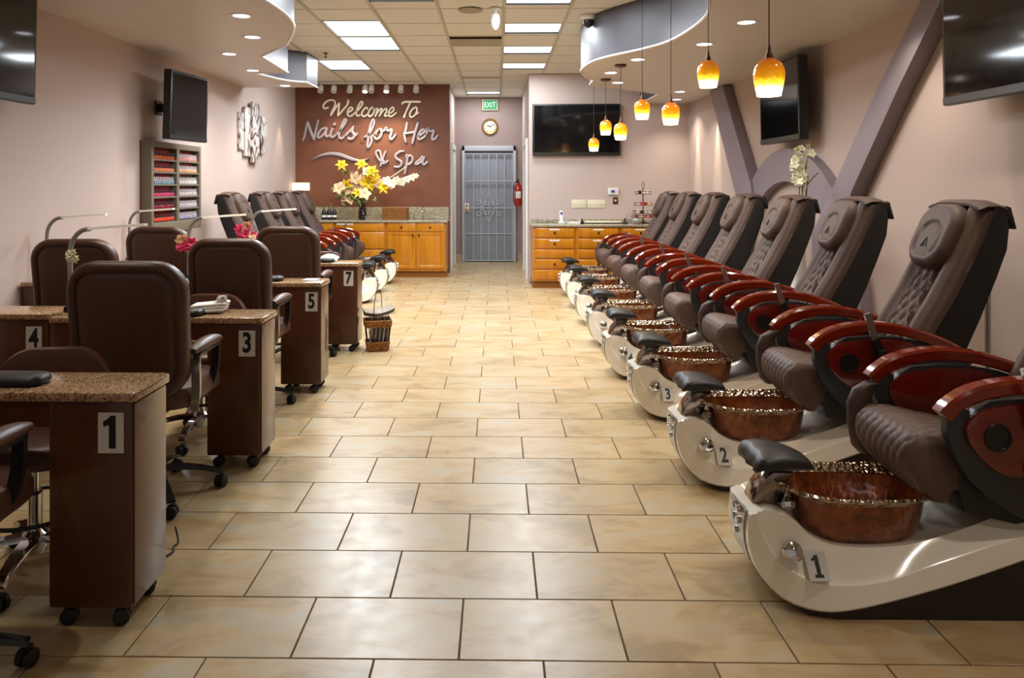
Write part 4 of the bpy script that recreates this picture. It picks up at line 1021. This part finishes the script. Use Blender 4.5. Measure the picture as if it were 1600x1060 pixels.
    # seat with quilting
    prof = interp([(1.16, .50), (.95, .535), (.78, .568), (.67, .592), (.60, .590), (.562, .56), (.548, .51), (.560, .46), (.60, .405), (.645, .36), (.68, .35)], 84)
    mb = MB(); rings = []
    NV = 71
    for i in range(84):
        px_, pz = prof[i]; a = prof[max(i - 1, 0)]; b = prof[min(i + 1, 83)]
        tx, tz = b[0] - a[0], b[1] - a[1]; ln = math.hypot(tx, tz); nx, nz = tz / ln, -tx / ln
        
        ring = []
        for j in range(NV):
            v = -1 + 2 * j / (NV - 1); y = v * .20
            e = .035 * (1 - (max(0, (abs(v) - .75) / .25)) ** 2.2 ) - .035
            q = 0
            if abs(v) < .86:
                A = i * .45; B = v * 15
                q = -.006 * (max(abs(math.cos((A + B))), abs(math.cos((A - B)))) ** 9)
            ring.append((px_ + nx * (e + q), y, pz + nz * (e + q)))
        ring += [(max(px_, .70), .195, .41), (max(px_, .70), -.195, .41)]
        rings.append(ring)
    build(mb.rings(rings), 'seat', M['spa2'], t, ang=75)
    # arms
    rp = smoothline([(.640, 0, .672), (.672, 0, .705), (.73, 0, .740), (.81, 0, .762), (.91, 0, .772), (1.02, 0, .762), (1.13, 0, .735), (1.25, 0, .690), (1.37, 0, .622)], 4)
    sec = [(-.030, -.020), (-.024, -.026), (.024, -.026), (.030, -.020), (.030, .012), (.022, .022), (-.022, .022), (-.030, .012)]
    armpoly = [(.650, .665), (.690, .700), (.725, .690), (.722, .655), (.745, .69), (.80, .716), (.90, .726), (1.02, .722), (1.14, .70), (1.27, .655), (1.36, .610), (1.375, .50), (1.34, .38), (1.25, .315), (1.10, .295), (.98, .308), (.88, .345), (.79, .40), (.72, .465), (.675, .54), (.650, .61)]
    redpoly = interp([(.70, .635), (.712, .66), (.75, .692), (.82, .71), (.90, .716), (1.0, .715), (1.085, .70), (1.105, .67), (1.10, .62), (1.06, .565), (.985, .515), (.90, .482), (.82, .488), (.755, .535), (.712, .59), (.70, .635)], 40)[:-1]
    for s in (-1, 1):
        yc = .232 * s
        arm = build(MB().prism(armpoly, lambda p, q, h: (p, yc + h, q), -.020, .020, bev=.006), 'arm_shell', M['armshell'], t)
        build(MB().sweep([(p.x, yc, p.z) for p in rp], sec, (0, 1, 0)), 'arm_rail', M['rail'], arm, ang=30)
        o = MB().prism(redpoly, lambda p, q, h: (p, yc + s * h, q), .019, .036, bev=.007)
        build(o, 'arm_panel', M['redwood'], arm)
        build(MB().prism(redpoly, lambda p, q, h: (p, yc - s * h, q), .019, .028, bev=.004), 'inner_panel', M['redwood'], arm)
        build(MB().lathe([(.0, .001), (.036, .001), (.038, .006), (.044, .006), (.046, 0)], 26, T=Matrix.Translation((.80, yc + s * .036, .608)) @ Matrix.Rotation(-s * PI / 2, 4, 'X')), 'cup_holder', M['black'], arm)
        if s < 0: continue
        rings = []
        for (x_, z_, r_) in ((.61, .39, .015), (.595, .42, .028), (.585, .50, .034), (.585, .58, .036), (.60, .635, .028), (.63, .66, .014)):
            rings.append([(x_ + .035 + (r_ + .012) * math.cos(a * PI / 6) - .03, yc - s * .018 + .030 * math.sin(a * PI / 6), z_) for a in range(12)])
        build(MB().rings(rings), 'side_pad', M['spa'], arm, ang=60)
    pole = MB().sweep([(.862, -.305, .842), (.885, -.305, .77), (.905, -.303, .70)], [(-.008, -.014), (.008, -.014), (.008, .014), (-.008, .014)], (0, 1, 0))
    po = build(pole, 'tray_arm', M['satin'], t)
    build(MB().sweep([(.895, -.305, .725), (.925, -.302, .655), (.938, -.30, .60), (.93, -.29, .54), (.912, -.28, .48)], [(-.010, -.020), (.010, -.020), (.010, .020), (-.010, .020)], (0, 1, 0)).box(.905, .945, -.325, -.285, .63, .68, b=.008), 'tray_joint', M['black'], po)
    # backrest
    front = interp([(1.075, .53), (1.165, .735), (1.262, .90), (1.345, 1.06), (1.405, 1.19), (1.448, 1.295), (1.475, 1.325)], 60)
    shellp = [(1.11, .50), (1.19, .72), (1.30, .92), (1.385, 1.08), (1.445, 1.2), (1.50, 1.325), (1.56, 1.318), (1.572, 1.22), (1.562, 1.12), (1.515, .99), (1.44, .80), (1.36, .62), (1.29, .50)]
    sh = build(MB().prism(shellp, lambda p, q, h: (p, h, q), -.205, .205, bev=.018), 'back_shell', M['shell'], t)
    mb = MB().rings([[(x_, y, z_ - .03 * (abs(y) / .21) ** 4) for y in (-.208, -.19, -.12, 0, .12, .19, .208)] + [(x_ + ox, y, z_ + oz - .03 * (abs(y) / .21) ** 4) for y in (.200, .19, .12, 0, -.12, -.19, -.200)] for x_, z_, ox, oz in ((1.43, 1.338, .0, -.012), (1.47, 1.352, -.0, -.012), (1.52, 1.352, -.0, -.012), (1.562, 1.338, -.008, -.010), (1.576, 1.315, -.010, -.006))])
    build(mb, 'hood_flap', M['spa'], sh, ang=60)
    build(MB().prism([(1.560, 1.325), (1.582, 1.318), (1.608, 1.22), (1.60, 1.215), (1.568, 1.27)], lambda p, q, h: (p, h, q), -.195, .195, bev=.003), 'rear_flap', M['shell'], sh)
    mb = MB(); rings = []
    NV = 65
    for i in range(60):
        px_, pz = front[i]; a = front[max(i - 1, 0)]; b = front[min(i + 1, 59)]
        tx, tz = b[0] - a[0], b[1] - a[1]; ln = math.hypot(tx, tz); nx, nz = -tz / ln, tx / ln
        u = i / 59; ring = []
        for j in range(NV):
            v = -1 + 2 * j / (NV - 1); y = v * (.215 - .01 * u)
            e = -.05 * max(0, (abs(v) - .86) / .14) ** 2
            e += .026 * math.exp(-((abs(v) - .66) / .17) ** 2) - .012 * math.exp(-((abs(v) - .36) / .03) ** 2) - .010 * math.exp(-((abs(v) - .90) / .03) ** 2)
            if abs(v) < .33: e += .016 - .018 * (max(abs(math.cos(i * .42 + v * 9.6)), abs(math.cos(i * .42 - v * 9.6))) ** 7)
            ring.append((px_ + nx * e, y, pz + nz * e))
        ring += [(px_ + .035, .205, pz - .015), (px_ + .035, -.205, pz - .015)]
        rings.append(ring)
    bk = build(mb.rings(rings), 'back_cushion', M['spa'], t, ang=75)
    # head pillow: plate following the back line
    def hp(a, b, d):   # a across, b along the back (0 = middle), d = outwards
        s = 1.168 + b * .905
        x_ = 1.393 + b * .41
        return (x_ - d * .91 - .022, a, s + d * .41)
    mb = MB(); rings = []
    base = rrect(2, 2, .66, 8)
    for k in range(22):
        if k < 5: f = (1.0, 1.0, .98, .94, .88)[k]; h = (-.02, .006, .026, .040, .050)[k]
        else: f = .82 * (1 - (k - 5) / 16.0) + 1e-3; h = .056 + .006 * (1 - f * f)
        ring = []
        for p, q in base:
            a_, b_ = p * .150 * f, q * .168 * f
            e = math.hypot(a_ / .088, (b_ + .045) / .098)
            g = 0 if k < 5 else -.011 * math.exp(-((e - 1) / .10) ** 2) * (1 if b_ > -.10 else .3) - (.004 if e < 1 else 0)
            ring.append(hp(a_, b_, h + g))
        rings.append(ring)
    hpil = build(mb.rings(rings), 'head_pillow', M['spa'], t, ang=75)
    mk = [(0, .026), (-.016, -.010), (.016, -.010), (0, .026)]
    mb = MB().tube([hp(a, b - .055, .0595) for a, b in mk], .0022, 5).tube([hp(a, b - .055, .0595) for a, b in ((-.010, -.004), (-.024, -.022), (0, -.016), (.024, -.022), (.010, -.004))], .002, 5)
    build(mb, 'emblem', M['blackmatt'], hpil)
    return t
gR = 'pedicure chairs along the right wall'
YN = [2.44, 3.45, 4.47, 5.41, 6.47, 7.48, 8.50, 9.43]
lbR = ['pedicure chair with plate one on its white base, nearest on the right', 'pedicure chair with plate two on its white base, second on the right', 'pedicure chair with plate three on its white base, third on the right',
       'pedicure chair with plate four on its white base, fourth on the right', 'fifth pedicure chair from the camera along the right wall', 'sixth pedicure chair from the camera along the right wall',
       'seventh pedicure chair from the camera along the right wall', 'eighth pedicure chair along the right wall, closest to the oak drawers']
sc0 = spa_chair('pedicure_chair', lbR[0], gR)
sc0.location = (.81, YN[0] + .25, 0)
chairs = [sc0] + [dup(sc0, ((.81, .81, .785, .752, .76, .76, .76, .76)[i], YN[i] + .25, 0), None, lbR[i]) for i in range(1, 8)]
gL = 'pedicure chairs along the left wall'
lbL = ['pedicure chair on the left, nearest, half hidden behind the table with plate seven', 'second pedicure chair on the left, beyond the magazine basket', 'third pedicure chair on the left side, counting from the magazine basket', 'farthest pedicure chair on the left, beside the oak cabinets']
for i, y in enumerate((7.98, 8.88, 9.75, 10.62)):
    dup(sc0, (-1.40 if i else -1.46, y + .25, 0), PI, lbL[i], gL)
# number plates of the four nearest right chairs
def number_plate(n, parent, loc, T, w_=.068, h_=.088, face='plaque', serif=False):
    p = build(MB().box(-w_/2, w_/2, -.002, 0, -h_/2, h_/2), 'number_plate', M[face], parent, loc=loc); p.rotation_euler = T
    if n == 1:
        k = h_ / .13
        pts = [(-.006, -.05), (.016, -.05), (.016, .055), (-.001, .055), (-.012, .043), (-.024, .038), (-.024, .020), (-.006, .025)]
        if serif: pts = [(-.020, -.05), (.022, -.05), (.022, -.036), (.012, -.036), (.012, .052), (-.003, .052), (-.012, .040), (-.022, .036), (-.022, .024), (-.008, .028), (-.008, -.036), (-.020, -.036)]
        build(MB().prism([(a * k, b * k) for a, b in pts], lambda a, b, y: (a, y, b), -.0028, -.002), 'digit', M['digit'], p)
    else: text_mesh(str(n), h_ * 1.06, .0004, M['digit'], 'digit', p, (0, -.0026, 0), sx=.72, off=.0042 * h_ / .13)
    return p
for i in range(4):
    number_plate(i + 1, chairs[i], ((.250, .250, .248, .226)[i], -.2055, .158), (math.radians(-39), 0, math.radians(0)), serif=True)
# ------------------------------------------------------------------ manicure tables
def caster_mb(r=.027, w_=.012, c=(0, 0, 0), rz=0):
    T = Matrix.Translation(c) @ Matrix.Rotation(rz, 4, 'Z'); mb = MB()
    for y in (-w_ - .001, w_ + .001):
        mb.lathe([(.004, -w_ * .8), (r * .8, -w_ * .8), (r, -w_ * .5), (r, w_ * .5), (r * .8, w_ * .8), (.004, w_ * .8)], 14, T=T @ Matrix.Translation((0, y, r)) @ Matrix.Rotation(PI/2, 4, 'X'))
    mb.tube([(-.002, 0, r), (.006, 0, r * 1.6), (.012, 0, r * 2.25)], [.010, .012, .009], 8, T=T)
    return mb
def digit_table(n, x0, x1, y, dep, label, plate_x):
    t = thing('manicure_table', label, 'table', ((x0 + x1) / 2, y, 0), 0, 'numbered manicure tables')
    h = (x1 - x0) / 2
    pts = [(-h, 0), (h - .002, 0), (h + .002, .01), (h + .003, dep - .02), (h - .015, dep), (-h, dep)]
    build(MB().prism(pts, lambda p, q, z: (p, q, z), .727, .757, bev=.008), 'tabletop', M['granite'], t)
    mb = MB().box(h - .285, h - .014, .012, dep - .012, .06, .727, b=.012)
    build(mb, 'pedestal', M['mahogany'], t)
    build(MB().box(h - .014, h - .009, .022, dep - .022, .07, .718, b=.002), 'end_panel', M['mahoganyedge'], t)
    build(MB().box(-h + .01, -h + .20, .012, dep - .012, .06, .727, b=.012), 'pedestal', M['mahogany'], t)
    build(MB().box(-h + .20, h - .285, .02, dep - .03, .64, .727, b=.004), 'drawer_apron', M['mahogany'], t)
    c0 = None
    for cx in (-h + .05, -h + .16, h - .23, h - .06):
        for cy in (.04, dep - .05):
            if c0 is None: c0 = build(caster_mb(.026, .012), 'caster', M['blackmatt'], t, loc=(cx, cy, 0))
            else: inst(c0, t, (cx, cy, 0), rot=(0, 0, rnd.uniform(-1, 1)))
    if plate_x is not None:
        number_plate(n, t, (plate_x - (x0 + x1) / 2, .0105, .627), (0, 0, 0), .083, .130)
    return t
TY_ = [2.36, 3.71, 5.05, 6.33]
wordn = {1: 'nearest at the lower left', 3: 'second on the aisle side', 5: 'third on the aisle side', 7: 'beside the magazine basket', 4: 'cut by the left edge', 6: 'by the wall behind the table with plate four', 8: 'by the wall below the nail polish rack'}
for k, n in enumerate((1, 3, 5, 7)):
    xr = (-1.155, -1.172, -1.19, -1.18)[k]; y = TY_[k]
    px = ((166, 383, 485, 543.5)[k] - 776) * y / F
    digit_table(n, xr - 1.08, xr, y, (.27, .27, .27, .27)[k], 'granite topped manicure table with number plate %s, %s' % ({1: 'one', 3: 'three', 5: 'five', 7: 'seven'}[n], wordn[n]), px)
for k, n in ((1, 4), (2, 6), (3, 8)):
    y = TY_[k] + .09 if k == 1 else TY_[k]
    digit_table(n, XL + .02, -2.30, y, .27, 'granite topped manicure table %s' % wordn[n] + (' with number plate four' if n == 4 else ''), (44 - 776) * y / F if n == 4 else None)
# ------------------------------------------------------------------ office chairs
def star_base(parent, m, zc=.11, R=.30, rot=0.0, thick=.02):
    mb = MB().lathe([(.035, zc - .05), (.045, zc - .02), (.045, zc + .02), (.03, zc + .035)], 16)
    build(mb, 'base_hub', m, parent)
    for k in range(5):
        a = rot + 2 * PI * k / 5; T = Matrix.Rotation(a, 4, 'Z')
        mb = MB().sweep(smoothline([(.02, 0, zc + .01), (.12, 0, zc + .008), (.22, 0, zc - .012), (R, 0, zc - .04)], 3), [(-.028, -.008), (-.02, .012), (.02, .012), (.028, -.008)], (0, 1, 0), T=T, scale=[1, 1, .95, .95, .9, .85, .8, .75, .7, .7])
        leg = build(mb, 'base_leg', m, parent)
        c = T @ Vector((R - .005, 0, 0))
        build(caster_mb(.027, .013, c, a + 1.0), 'caster', M['blackmatt'], leg)
def office_chair(name, label):
    # faces local +y, back panel at y < 0
    t = thing(name, label, 'office chair', (0, 0, 0), 0, 'dark brown leather office chairs')
    star_base(t, M['black'], rot=.35)
    build(MB().lathe([(.026, .12), (.026, .28), (.018, .28), (.018, .43)], 16).box(-.10, .10, -.12, .12, .40, .44, b=.01), 'gas_column', M['black'], t)
    f = lambda a, b, d: (a, b + .02, .45 + d)
    build(MB().plate(.50, .50, .12, [(.02, 0), (0, .02), (0, .06), (.015, .085), (.05, .098), (.12, .102)], f), 'seat', M['leather'], t)
    def bf(a, b, d):
        z = .80 + b; y = -.235 - .07 * (b / .3) * .5 - .02 * (a / .25) ** 2 * -1
        return (a * (1 + .02 * b / .3), y - d - (.03 if b < -.2 else 0) * ((-b - .2) / .1), z)
    W_, H_ = .50, .60
    back = MB().plate(W_, H_, .135, [(.045, -.055), (.012, -.05), (0, -.02), (0, .015), (.006, .032), (.018, .042), (.030, .044), (.040, .040), (.044, .030), (.048, .030), (.056, .037), (.075, .041), (.12, .043)], bf, n=8)
    b_ = build(back, 'backrest', M['leather2'], t, ang=60)
    build(MB().box(-.05, .05, -.24, -.10, .41, .44, b=.008).box(-.05, .05, -.262, -.235, .41, .62, b=.01), 'back_bracket', M['black'], t)
    for s in (-1, 1):
        x = s * .25
        sec = [(-.018, -.010), (.018, -.010), (.018, .010), (-.018, .010)]
        p1 = smoothline([(x, -.13, .675), (x + s * .012, -.165, .62), (x + s * .016, -.172, .53), (x, -.15, .455), (x - s * .03, -.09, .43), (x - s * .06, 0, .435)], 4)
        arm = build(MB().sweep(p1, sec, (1, 0, 0)), 'arm_loop', M['satin'], t, ang=50)
        p2 = smoothline([(x - s * .06, 0, .435), (x - s * .02, .07, .48), (x, .10, .57), (x, .11, .675)], 4)
        build(MB().sweep(p2, sec, (1, 0, 0)), 'arm_brace', M['black'], arm, ang=50)
        rings = []
        for i in range(11):
            s_ = i / 10; y = -.175 + .33 * s_; r = (math.sin(PI * (.06 + .88 * s_))) ** .45
            rings.append([(x + .036 * r * math.cos(a * PI / 7), y, .705 + .028 * r * math.sin(a * PI / 7) - .02 * (s_ - .45) ** 2 * 2) for a in range(14)])
        build(MB().rings(rings), 'arm_pad', M['leather'], arm, ang=60)
        build(MB().box(x - .022, x + .022, -.14, .12, .670, .684, b=.004), 'arm_bar', M['black'], arm)
    return t
oc = office_chair('office_chair', '')
def place_oc(x, y, rz, lb, first=[True]):
    if first[0]:
        first[0] = False; oc.location = (x, y, 0); oc.rotation_euler = (0, 0, rz); oc['label'] = lb; return oc
    return dup(oc, (x, y, 0), rz, lb)
YBK = .29
place_oc(-1.575, 3.10 + YBK, .02, 'brown office chair with its back to the camera at the table with plate three')
place_oc(-1.615, 4.45 + YBK, -.03, 'brown office chair with its back to the camera at the table with plate five')
place_oc(-1.635, 5.78 + YBK, -.02, 'brown office chair with its back to the camera at the table with plate seven')
place_oc(-2.55, 4.40 + YBK, .04, 'brown office chair by the left wall behind the table with plate four')
place_oc(-2.62, 5.70 + YBK, -.02, 'brown office chair by the left wall just below the nail polish rack')
place_oc(-1.66, 1.78 + YBK, .03, 'brown office chair at the table with plate one, mostly outside the left edge')
place_oc(-2.62, 3.02 + YBK, .0, 'brown office chair at the left edge before the table with plate four')
def client_chair(name, label):
    t = thing(name, label, 'client chair', (0, 0, 0), 0, 'low client chairs with chrome bases')
    star_base(t, M['chrome'], zc=.12, R=.27, rot=-.3)
    build(MB().lathe([(.024, .13), (.024, .30), (.015, .30), (.015, .42)], 16).box(-.08, .08, -.08, .08, .40, .43, b=.008), 'gas_column', M['chrome'], t)
    build(MB().plate(.46, .42, .16, [(.02, 0), (0, .02), (0, .05), (.015, .07), (.05, .08), (.12, .083)], lambda a, b, d: (a, b, .43 + d)), 'seat', M['leather'], t)
    def bf(a, b, d): return (a, .19 + d - .9 * a * a, .655 + b - .5 * a * a * (1 if b > 0 else 0))
    build(MB().plate(.44, .27, .134, [(.03, -.03), (.005, -.025), (0, 0), (.005, .022), (.03, .028), (.07, .03)], bf, n=12), 'backrest', M['leather'], t, ang=60)
    build(MB().box(-.03, .03, .05, .20, .40, .425, b=.006).box(-.03, .03, .21, .235, .40, .60, b=.006), 'back_bracket', M['chrome'], t)
    build(MB().tube([(.02 * 0 + .19 * math.cos(a * PI / 12), .19 * math.sin(a * PI / 12), .235) for a in range(25)], .008, 8, cap=False), 'foot_ring', M['black'], t)
    return t
cc = client_chair('client_chair', 'low brown client chair behind the table with plate three')
cc.location = (-1.66, 4.16, 0)
dup(cc, (-1.70, 2.72, 0), .15, 'low brown client chair behind the table with plate one')
dup(cc, (-1.60, 6.97, 0), .55, 'low brown client chair behind the table with plate seven')
# ------------------------------------------------------------------ table lamps and table items
def desk_lamp(name, loc, label, rz=0.0, ln=.30):
    t = thing(name, label, 'desk lamp', loc, rz, 'slim grey table lamps on the manicure tables')
    build(MB().box(-.02, .02, -.03, .03, 0, .03, b=.004), 'clamp', M['black'], t)
    pts = smoothline([(0, 0, .02), (0, 0, .18), (0, 0, .32), (.02, 0, .385), (.06, 0, .425), (.105, 0, .435)], 5)
    build(MB().tube(pts, .0125, 10), 'lamp_arm', M['lampgrey'], t)
    build(MB().sweep([(.10, 0, .435), (.10 + ln * .5, 0, .447), (.10 + ln, 0, .456)], [(-.022, -.006), (-.016, .008), (.016, .008), (.022, -.006)], (0, 1, 0)), 'lamp_head', M['lampwhite'], t)
    return t
TT_ = .7575
L1 = desk_lamp('desk_lamp', (W(104, None, 3.88), 3.88, TT_), 'grey table lamp with a white bloom tied to its arm, left end of table three', .0)
def lamp_to(px, y, lb, rz=0): return dup(L1, (W(px, None, y), y, TT_), rz, lb)
lamp_to(67, 5.22, 'grey table lamp by the left wall behind the farther office chair', .12)
lamp_to(292, 5.22, 'grey table lamp with a red-pink flower behind the office chair of table five', .0)
lamp_to(198, 6.52, 'grey table lamp in front of the nail polish rack', -.05)
lamp_to(391, 6.50, 'grey table lamp with pink flowers at the table with plate seven', -.08)
def bloom(px, py, y, cols, label, r=.03, n=6):
    x, z = W(px, py, y)
    t = thing('flower_clip', label, 'flower', (x, y, z), 0, None)
    for i in range(n):
        p = (rnd.uniform(-r, r), rnd.uniform(-.03, -.01), rnd.uniform(-r, r) * 1.1)
        c = cols[i % len(cols)]
        flower('flower', p, 6, r * 1.1, r * .8, .5, (rnd.uniform(-.6, .6), -1, rnd.uniform(-.4, .6)), c, t, 'gold')
    mb = MB()
    for i in range(4): petals(mb, (0, .0, -r), 1, r * 1.3, r * .6, -.6, (rnd.uniform(-1, 1), -1, -.4), phase=rnd.uniform(0, 6))
    build(mb, 'leaves', M['leaf'], t); return t
bloom(110, 400, 3.84, ['ivory'], 'small white and green flower on the lamp arm behind the big office chair', .022, 5)
bloom(290, 381, 5.16, ['pink', 'pink', 'pink', 'peach'], 'red-pink flower cluster on the lamp beside the office chair of table five', .042, 9)
bloom(381, 358, 6.44, ['pink', 'pink', 'peach'], 'pink flower cluster on the lamp before the left pedicure chairs, left one', .045, 8)
bloom(397, 369, 6.42, ['pink', 'peach'], 'smaller pink flower low on the lamp post beside the office chair of table seven', .032, 5)
def rest(px, y, lb, rz=0, hw_=.13):
    x = W(px, None, y); t = thing('hand_rest', lb, 'hand rest', (x, y, TT_), rz, 'black hand rests on the manicure tables')
    build(MB().plate(2 * hw_, .11, .04, [(.008, 0), (0, .008), (0, .018), (.008, .03), (.025, .035), (.04, .036)], lambda a, b, d: (a, b, d)), 'rest_cushion', M['blackleather'], t, ang=60)
    build(MB().box(-hw_ + .03, hw_ - .03, -.058, -.053, .006, .014), 'rest_trim', M['black'], t); return t
rest(15, 2.47, 'black padded hand rest on the table with plate one', 0, .11)
rest(292, 3.78, 'black hand rest beside white towels on the table with plate three', 0, .075)
rest(428, 5.16, 'black hand rest on the table with plate five', 0, .06)
rest(511, 6.42, 'black hand rest on the table with plate seven', 0, .06)
x = W(326, None, 3.87)
t = thing('towel_pile', 'folded white towels with a crumpled tissue on the table with plate three', 'towels', (x, 3.87, TT_), .1)
for k, (a, b) in enumerate(((.10, .075), (.095, .07), (.09, .068))):
    build(MB().plate(2 * a, 2 * b * .9, .02, [(.004, 0), (0, .004), (0, .010), (.005, .014)], lambda p, q, d, k=k: (p + .01 * k - .02, q + .004 * k, d + .0145 * k + .006 + .006 * math.sin(p * 18))), 'towel', M['bag'], t, ang=60)
mb = MB(); rings = []
for i in range(9):
    s_ = i / 8
    rings.append([(.055 + (.035 - .022 * s_ + .012 * math.sin(j * 2.1 + i)) * math.cos(j * PI / 6) + .01 * s_, -.01 + (.03 - .018 * s_ + .012 * math.sin(j * 3.3 + i * 2)) * math.sin(j * PI / 6), .042 + .045 * s_) for j in range(12)])
build(mb.rings(rings), 'crumpled_tissue', M['bag'], t, ang=60)
x = W(512, None, 6.52)
t = thing('newspaper', 'curved open newspaper on the table with plate seven', 'newspaper', (x, 6.52, TT_), .0)
npm = mat('newsprint', 'd6d6d4', .7, noise=('77777c', (60, 60, 160), 2, .5, .6))
mb = MB().rings([[(-.085 + .17 * i / 8, y_, .004 + .055 * math.sin(PI * (.15 + .7 * i / 8)) + o) for i in range(9)] + [(-.085 + .17 * i / 8, y_, .0 + .055 * math.sin(PI * (.15 + .7 * i / 8)) + o) for i in range(8, -1, -1)] for y_, o in ((-.07, -.022), (.06, .0))])
build(mb, 'sheets', npm, t, ang=60)
x = W(497, None, 5.2)
tag(build(MB().box(-.05, .05, -.06, .06, 0, .006, b=.002), 'phone_case', M['plaque'], loc=(-1.30, 5.2, TT_)), 'small flat grey card lying on the table with plate five', 'card')
tag(build(MB().box(-.07, .07, -.05, .05, 0, .01, b=.003), 'folded_cloth', M['bag'], loc=(W(276, None, 5.2), 5.2, TT_)), 'folded pale cloth on the table with plate five behind the office chair', 'cloth')
# ------------------------------------------------------------------ magazine basket
bx, by = W(589, None, 6.42), 6.43
t = thing('magazine_basket', 'wicker magazine basket with a wire handle by the table with plate seven', 'basket', (bx, by, 0), .25)
mb = MB()
for z, w_ in ((.015, .085), (.03, .088), (.045, .09), (.06, .092), (.075, .094), (.215, .106), (.23, .108), (.245, .109), (.26, .11)):
    out = rrect(2 * w_, 2 * w_ * .95, .012, 2); out.append(out[0]); mb.tube([(a, b, z) for a, b in out], .009, 6, cap=False)
mb.box(-.08, .08, -.076, .076, 0, .01)
build(mb, 'woven_bands', M['wicker'], t)
mb = MB()
for s1 in (-1, 1):
    for k in range(7):
        u = -1 + 2 * k / 6
        mb.tube([(u * .082, s1 * .078, .01), (u * .108, s1 * .103, .262)], .0035, 5); mb.tube([(s1 * .082, u * .078, .01), (s1 * .108, u * .103, .262)], .0035, 5)
build(mb, 'upright_rods', M['knob'], t)
build(MB().tube(smoothline([(-.04, -.105, .25), (-.035, -.09, .40), (-.01, -.02, .50), (.01, 0, .52), (.03, .02, .50), (.045, .09, .40), (.05, .105, .25)], 5), .0035, 6), 'wire_handle', M['knob'], t)
cols = ['c9c2bb', '4a4446', 'a59a94', '2e2a2c', 'b8a8a0', '5b4a48']
for k in range(9):
    x_ = -.07 + .0175 * k
    o = build(MB().box(-.004, .004, -.07, .07, 0, .255 + .012 * (k % 3), b=.001, seg=1), 'magazine', mat('magazine_cover_%d' % k, cols[k % 6], .35), loc=Vector((bx, by, .0125)) + Matrix.Rotation(.25, 3, 'Z') @ Vector((x_, 0, 0)), rot=(0, .10, .25))
    tag(o, 'magazine standing on edge in the wicker basket', 'magazine', 'magazines standing in the wicker basket')
for k in range(3):
    mb = MB().rings([[(-.13 + .26 * i / 10, y_, .012 * k + .028 * abs((i - 4.5) / 5) ** 1.6 + o) for i in range(11)] + [(-.13 + .26 * i / 10, y_, .012 * k - .008 + .028 * abs((i - 4.5) / 5) ** 1.6 + o) for i in range(10, -1, -1)] for y_, o in ((-.09, 0), (.09, .012))])
    tag(build(mb, 'magazine', mat('top_magazine_%d' % k, ('857c74', '352b2c', '8f8474')[k], .35), loc=(bx + .01, by, .305), rot=(0, -.05, .2 + .08 * k), ang=60), ('lowest', 'middle', 'top')[k] + ' of the sagging magazines laid across the wicker basket', 'magazine')
# metal pipe behind the near right chairs
t = thing('supply_pipe', 'thin metal supply pipe standing behind the second right chair', 'pipe', (2.62, 4.02, 0))
build(MB().tube([(0, 0, 0), (0, 0, .85)], .014, 10), 'pipe', M['satin'], t)
build(MB().lathe([(.03, 0), (.03, .01), (.016, .014)], 14), 'floor_flange', M['satin'], t)
# thin cord on the floor by table 1
tag(build(MB().tube(smoothline([(-1.28, 2.95, .06), (-1.26, 2.93, .01), (-1.265, 2.90, .006), (-1.25, 2.86, .006), (-1.262, 2.82, .006)], 4), .004, 5), 'loose_cord', M['cord']), 'short loose black cord on the floor behind the table with plate one', 'cord')
